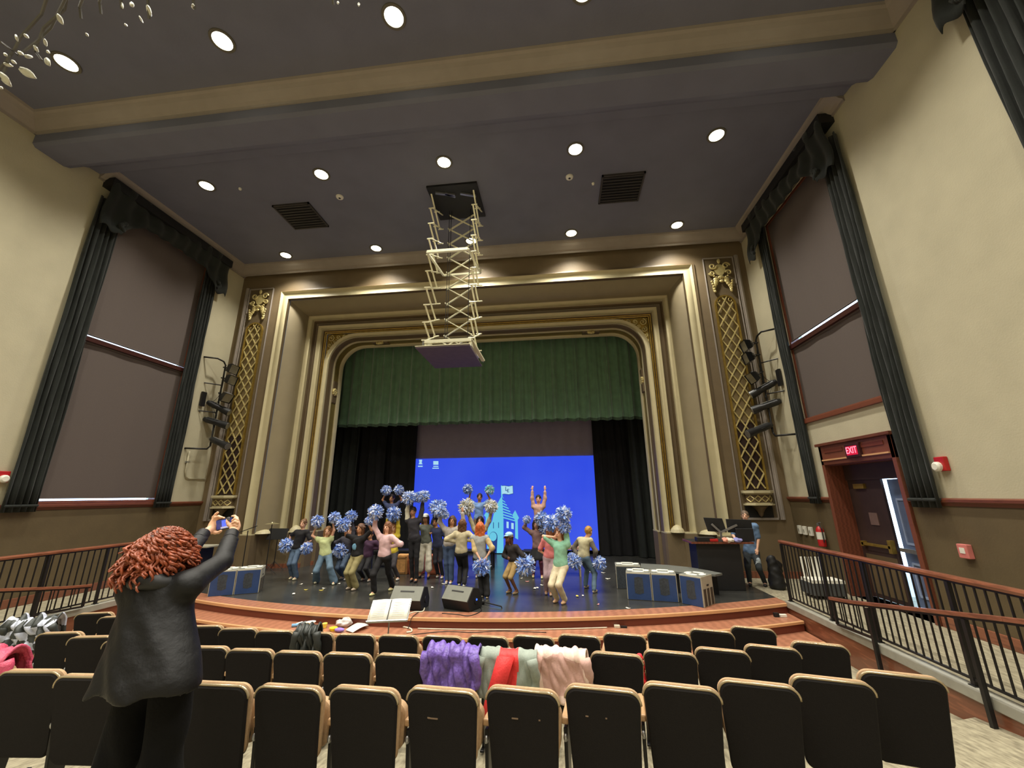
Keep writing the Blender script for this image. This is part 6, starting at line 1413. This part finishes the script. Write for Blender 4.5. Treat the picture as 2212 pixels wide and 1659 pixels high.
# ---- dangling garland near the camera, upper left
t = thing('hanging_garland', 'dark dangling garland with pale foil leaves in the upper left corner', 'garland', tuple(at(60, 60, 2, 2.9)))
G = lambda px, py, k=0: at(px, py, 2, 2.9+.05*k)
for st in ([(0, 90), (40, 120), (80, 90), (110, 60), (150, -20)], [(0, 150), (30, 110), (45, 80), (90, 30), (110, -30)], [(90, 130), (75, 110), (95, 60), (140, 20), (150, -30)], [(175, 40), (172, 15), (185, -20)], [(218, 30), (215, 5), (220, -20)], [(263, 20), (260, -20)], [(322, 40), (318, -20)], [(420, 20), (415, -20)], [(0, 170), (12, 150), (20, 120)], [(720, 10), (716, -25)]):
    b = MB(); b.tube([G(x, y, i % 2) for i, (x, y) in enumerate(st)], .008, 5); b.build('stem', mat('dull_grey_stem', (84, 82, 78), .6), t)
leaves = [(130, 42, 26, 60, 11), (60, 158, 44, 32, 16), (12, 172, 40, 50, 15), (12, 118, 10, 40, 6), (30, 134, 14, 35, 6), (57, 78, 14, 40, 7), (98, 92, 18, 70, 8), (104, 112, 10, 40, 6), (103, 134, 20, 60, 12), (36, 82, 16, 70, 6), (45, 115, 16, 30, 7), (62, 122, 18, 10, 9), (188, 75, 10, 50, 5), (322, 23, 26, 70, 9), (264, 12, 14, 80, 5), (285, 10, 12, 60, 9), (305, 42, 18, 60, 3), (272, 54, 8, 40, 4), (417, 14, 12, 80, 7), (18, 140, 22, 20, 8), (775, 10, 8, 90, 5), (730, 6, 6, 90, 5), (78, 105, 18, 55, 7), (3, 190, 8, 30, 6)]
for i, (x, y, l, a, w_) in enumerate(leaves):
    b = MB(); a = math.radians(a); c, s_ = math.cos(a), math.sin(a); rows = []
    for u in [k/6 for k in range(7)]:
        ww = w_*.5*math.sin(PI*min(1, .12+u*.85)); L0 = l*(u-.5); rows.append([G(x+L0*c-v*ww*s_, y+L0*s_+v*ww*c, .4*math.sin(u*3+i)-(.3 if v == 0 else 0)) for v in (-1, 0, 1)])
    b.grid(rows); b.build('leaf', mat('pale_foil_leaf', (206, 206, 190), .4, .2, scale=20, amt=.15), t, smooth=True, solid=.003)
# ================================================================== THE WOMAN FILMING (foreground)
W = lambda px, py, y=2.35: at(px, py, 1, y)
zf = -2.1; org = (-2.36, 2.3, zf)
t = thing('person', 'woman with curly red hair in dark jacket and wide trousers filming the stage', 'person', org)
skw = mat('skin_woman', (232, 184, 150), .5, scale=10, amt=.04, bump=.05)
hd = W(352, 1196, 2.42); nk = W(350, 1250, 2.36); hip = W(345, 1425, 2.3)
Sl, Sr = W(292, 1266, 2.33), W(408, 1262, 2.36); El, Er = W(392, 1212, 2.62), W(480, 1214, 2.66); Wl, Wr = W(441, 1151, 2.86), W(501, 1151, 2.88)
fl, fr = Vector((-2.52, 2.28, zf)), Vector((-2.2, 2.36, zf)); Hl, Hr = hip+Vector((-.09, 0, 0)), hip+Vector((.09, 0, 0)); kl, kr = (Hl+fl)/2+Vector((0, .05, 0)), (Hr+fr)/2+Vector((0, .05, 0))
v = tuple
body = [('e', v(hd), (.076, .1, .11), None, 0), ('e', v(hd+Vector((0, .03, -.06))), (.055, .065, .06), None, .03), ('c', v(hd+Vector((0, .095, 0))), v(hd+Vector((0, .115, -.03))), .011, .015, .012), ('c', v(hd-Vector((0, .02, .06))), v(nk), .052, .06, .03),
        ('c', v(Sl), v(Sr), .055, .055, .03), ('c', v(nk-Vector((0, 0, .12))), v(hip+Vector((0, 0, .1))), .088, .085, .04), ('c', v(Hl), v(Hr), .085, .085, .04)]
for a, e, w_ in ((Sl, El, Wl), (Sr, Er, Wr)): body += [('c', v(a), v(e), .048, .038, .02), ('c', v(e), v(w_), .038, .027, .015)]
for a, k_, f_ in ((Hl, kl, fl), (Hr, kr, fr)): body += [('c', v(a), v(k_), .085, .055, .03), ('c', v(k_), v(f_+Vector((0, 0, .08))), .055, .035, .02), ('c', v(f_+Vector((0, 0, .07))), v(f_+Vector((0, .14, .03))), .036, .03, .02)]
bo = mesh_sdf(body, .016, 'body', skw, t, org)
# hands, finely meshed and joined into the body mesh
ph = Vector((W(486, 1131, 2.93)))            # phone centre
px_ = (W(508, 1124, 2.93)-W(464, 1133, 2.95)).normalized(); pz_ = Vector((0, -.12, 1)); pz_ = (pz_-px_*pz_.dot(px_)).normalized(); pn = px_.cross(pz_)
HW, HH = .078, .038
def finger(P, pts, r0, r1):
    for i in range(len(pts)-1): ra = r0+(r1-r0)*i/(len(pts)-1); rb = r0+(r1-r0)*(i+1)/(len(pts)-1); P.append(('c', v(pts[i]), v(pts[i+1]), ra, rb, .0045 if i else .009))
def PH(x, z, y): return ph+px_*x+pz_*z-pn*y*-1     # y>0 away from the camera
sgn = 1 if pn.y > 0 else -1
PH = lambda x, z, y: ph+px_*x+pz_*z+pn*(y*sgn)
# left hand: palm left of the phone, index and middle arch over the top edge, ring and little behind, thumb under the lower edge
pl = PH(-.115, -.01, .0); LH = []
LH.append(('c', v(Wl), v(pl+pz_*-.01), .028, .03, .02)); LH.append(('e', v(pl), (.034, .022, .045), None, .02)); LH.append(('e', v(PH(-.10, .015, .0)), (.03, .02, .032), None, .02))
finger(LH, [PH(-.112, .03, .0), PH(-.10, .065, .0), PH(-.075, .083, -.002), PH(-.055, .092, -.004)], .0105, .0082)
finger(LH, [PH(-.098, .032, -.004), PH(-.075, .06, -.008), PH(-.045, .062, -.008), PH(-.02, .05, -.006)], .011, .0085)
finger(LH, [PH(-.092, .02, .004), PH(-.068, .045, .0), PH(-.035, .05, .004), PH(-.012, .042, .006)], .0105, .0082)
finger(LH, [PH(-.092, .008, .01), PH(-.068, .02, .02), PH(-.045, .015, .022), PH(-.025, .005, .02)], .0095, .0075)
finger(LH, [PH(-.115, -.035, -.004), PH(-.085, -.052, -.008), PH(-.05, -.055, -.01), PH(-.03, -.048, -.01)], .0135, .0095)
# right hand: closed on the right end of the phone, thumb along the near face
pr = PH(.078, -.022, .01); RH = []
RH.append(('c', v(Wr), v(pr-pz_*.02), .028, .031, .02)); RH.append(('e', v(pr), (.036, .024, .042), None, .02))
finger(RH, [PH(.098, .0, .01), PH(.105, .022, .004), PH(.085, .04, .004), PH(.06, .042, .01)], .0108, .0085)
finger(RH, [PH(.108, -.008, .0), PH(.12, .008, -.008), PH(.108, .02, -.016), PH(.09, .012, -.02)], .0112, .009)
finger(RH, [PH(.108, -.024, -.002), PH(.122, -.012, -.012), PH(.112, .0, -.022), PH(.092, -.006, -.024)], .0108, .0086)
finger(RH, [PH(.104, -.04, -.004), PH(.114, -.032, -.014), PH(.106, -.022, -.022), PH(.09, -.026, -.024)], .0098, .0078)
finger(RH, [PH(.062, -.03, -.008), PH(.045, -.012, -.014), PH(.038, .008, -.014), PH(.034, .022, -.012)], .0135, .0098)
for i, Pm in enumerate((LH, RH)):
    o = mesh_sdf(Pm, .0038, 'hand_tmp', skw, None, org, wob=.0004, wf=180)
    bm = bmesh.new(); bm.from_mesh(bo.data); bm.from_mesh(o.data); bm.to_mesh(bo.data); bm.free(); bpy.data.objects.remove(o)
bo.data.polygons.foreach_set('use_smooth', [True]*len(bo.data.polygons))
# jacket, sleeves pushed to the wrists, flared hem
JK = mat('charcoal_jacket', (10, 10, 11), .55, spec=.3, scale=9, amt=.25, bump=.35, bscale=14)
hb = hip+Vector((.0, -.035, -.10))
jk = [('c', v(Sl+Vector((.02, 0, -.02))), v(Sr+Vector((-.02, 0, -.02))), .078, .078, 0), ('c', v(nk-Vector((0, 0, .1))), v(hb), .135, .175, .05), ('c', v(nk+Vector((-.07, 0, -.12))), v(hb+Vector((-.12, 0, -.02))), .115, .155, .05), ('c', v(nk+Vector((.07, 0, -.12))), v(hb+Vector((.11, 0, -.02))), .115, .15, .05),
      ('c', v(nk+Vector((-.05, -.02, -.01))), v(nk+Vector((.05, -.02, -.01))), .06, .06, .03)]
for a, e, w_ in ((Sl, El, Wl), (Sr, Er, Wr)): jk += [('c', v(a), v(e), .075, .056, .05), ('c', v(e), v(e+(w_-e)*.9), .056, .042, .03)]
for q in range(6): c = Er+(Wr-Er)*(.1+.13*q); jk.append(('e', v(c), (.058, .052, .016), None, .015))
for q in range(6): c = El+(Wl-El)*(.1+.13*q); jk.append(('e', v(c), (.054, .05, .016), None, .015))
for q in range(5): c = Sr+(Er-Sr)*(.45+.13*q); jk.append(('e', v(c), (.018, .062, .06), None, .015))
jk.append(('-e', v(hip+Vector((0, 0, -.235))), (.6, .5, .13), None, 0))
_hx, _hz = hip.x, hip.z
def folds(X, Y, Z):
    low = np.clip((nk.z-.18-Z)/.5, 0, 1)*(Y < 2.6); u = X-_hx
    f = .016*np.sin(30*(u*(1-.35*low)+.5*(Z-_hz)))*low+.011*np.sin(21*u-9*(Z-_hz)+2)*low**2+.004*np.sin(40*u+30*Z)*np.cos(18*Z)
    return f
mesh_sdf(jk, .0095, 'jacket', JK, t, org, fn=folds)
for s_, w_, e in ((-1, Wl, El), (1, Wr, Er)):
    d = (w_-e).normalized(); b = MB(); b.cyl(w_-d*.075, w_-d*.005, .046, .044, 20); b.build('cuff', JK, t, smooth=40)
b = MB(); c = nk+Vector((0, -.06, .0)); b.tube([c+Vector((-.13, .03, -.03)), c+Vector((-.07, -.03, .0)), c+Vector((0, -.05, .01)), c+Vector((.07, -.03, .0)), c+Vector((.13, .03, -.03))], [.035, .045, .048, .045, .035], 12); b.build('collar', mat('black_collar', (22, 22, 23), .6), t, smooth=True)
# trousers
TR = mat('black_wide_trousers', (9, 9, 10), .95, spec=.2, scale=12, amt=.2, bump=.2)
tr = [('c', v(Hl), v(Hr), .095, .095, 0)]
for a, k_, f_ in ((Hl, kl, fl), (Hr, kr, fr)): tr += [('c', v(a-Vector((0, -.02, .05))), v(k_), .095, .10, .03), ('c', v(k_), v(f_+Vector((0, 0, .1))), .10, .13, .03)]
tr.append(('-e', v(Vector((-2.36, 2.3, zf-.05))), (.6, .6, .08), None, 0))
mesh_sdf(tr, .011, 'trousers', TR, t, org, fn=lambda X, Y, Z: .008*np.sin(46*X+7*Z)*np.clip((hip.z-.1-Z)*3, 0, 1)+.004*np.sin(22*X+16*Z))
for f_ in (fl, fr): b = MB(); b.ball(f_+Vector((0, .06, .045)), (.05, .14, .045), 12, 8); b.build('shoe', M_BLACK, t, smooth=True)
# curly red hair: a shaped mass covered in loose spiral curls
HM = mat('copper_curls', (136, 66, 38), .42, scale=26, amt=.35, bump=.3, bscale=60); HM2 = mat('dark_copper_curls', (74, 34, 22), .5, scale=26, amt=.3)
hc = W(350, 1190, 2.38)
core = [('e', v(hc+Vector((0.02, 0, .03))), (.105, .12, .11), None, 0), ('e', v(hc+Vector((-.06, -.01, -.06))), (.09, .1, .09), None, .05), ('e', v(hc+Vector((.05, 0, -.03))), (.09, .1, .09), None, .05), ('e', v(hc+Vector((-.12, -.02, -.12))), (.05, .06, .045), None, .05), ('e', v(hc+Vector((-.01, -.03, -.1))), (.11, .08, .06), None, .05)]
mesh_sdf(core, .012, 'hair_mass', HM2, t, org, wob=.008, wf=60)
rnd = random.Random(21); b = MB()
for i in range(560):
    th_ = rnd.uniform(0, 2*PI); zz = rnd.uniform(-.35, 1) if i < 430 else rnd.uniform(.7, 1); q = math.sqrt(1-zz*zz); d = Vector((q*math.cos(th_), q*math.sin(th_), zz))
    st_ = hc+Vector((.015+d.x*.105, d.y*.12, .02+d.z*.12)); L = rnd.uniform(.07, .17)*(1.15-.4*max(0, zz)); out = Vector((d.x, d.y, 0)); r = rnd.uniform(.009, .019); ph_ = rnd.uniform(0, 6.28); tn = rnd.uniform(1.4, 2.8); rnd_s = rnd.uniform(.01, .05); pts = []
    for k in range(15):
        u = k/14; spread = rnd_s*math.sin(u*PI*.6)+.035*u*(1 if d.x > 0 else 1.6); p = st_+Vector((0, 0, -L*u))+out*spread; aa = ph_+tn*2*PI*u; pts.append(p+Vector((math.cos(aa)*r, math.sin(aa)*r, 0)))
    b.tube(pts, [.004+.0045*math.sin(PI*min(1, .15+.8*k/14)) for k in range(15)], 5)
for i in range(60):
    th_ = rnd.uniform(0, 2*PI); st_ = hc+Vector((-.12+.05*math.cos(th_), .05*math.sin(th_)-.02, -.1)); pts = []; r = .012
    for k in range(12): u = k/11; aa = th_+5*PI*u; pts.append(st_+Vector((-.07*u+math.cos(aa)*r, -.02*u+math.sin(aa)*r, -.09*u)))
    b.tube(pts, .006, 5)
b.build('curls', HM, t, smooth=True)
# the phone
pt = thing('phone', 'dark phone with a lit blue screen held up by the red haired woman', 'phone', tuple(ph))
nv = pn*sgn
b = MB(); b.obox(ph, px_*HW, pz_*HH, nv*.0045); b.build('shell', M_BLACK, pt, bevel=.004)
b = MB(); b.obox(ph-nv*.0052, px_*(HW-.006), pz_*(HH-.004), nv*.0006); dsp = b.build('display', mat('phone_display', (10, 12, 20), .3, emit=(52, 60, 120), estr=.8), pt)
b = MB(); b.obox(ph-nv*.0062+px_*.004+pz_*.003, px_*.026, pz_*.024, nv*.0005); b.build('picture', mat('phone_picture', (10, 12, 20), .3, emit=(90, 110, 240), estr=1.0), dsp)
b = MB(); b.obox(ph-nv*.0064+px_*.0-pz_*.026, px_*.034, pz_*.006, nv*.0005); b.build('seat_strip', mat('phone_pale_strip', (10, 12, 20), .3, emit=(200, 190, 200), estr=.9), dsp)
b = MB(); b.obox(ph-nv*.012+px_*.045+pz_*.028, px_*.011, pz_*.014, nv*.007); b.build('finger_grip', mat('grey_grip', (96, 98, 104), .4), pt, bevel=.004)
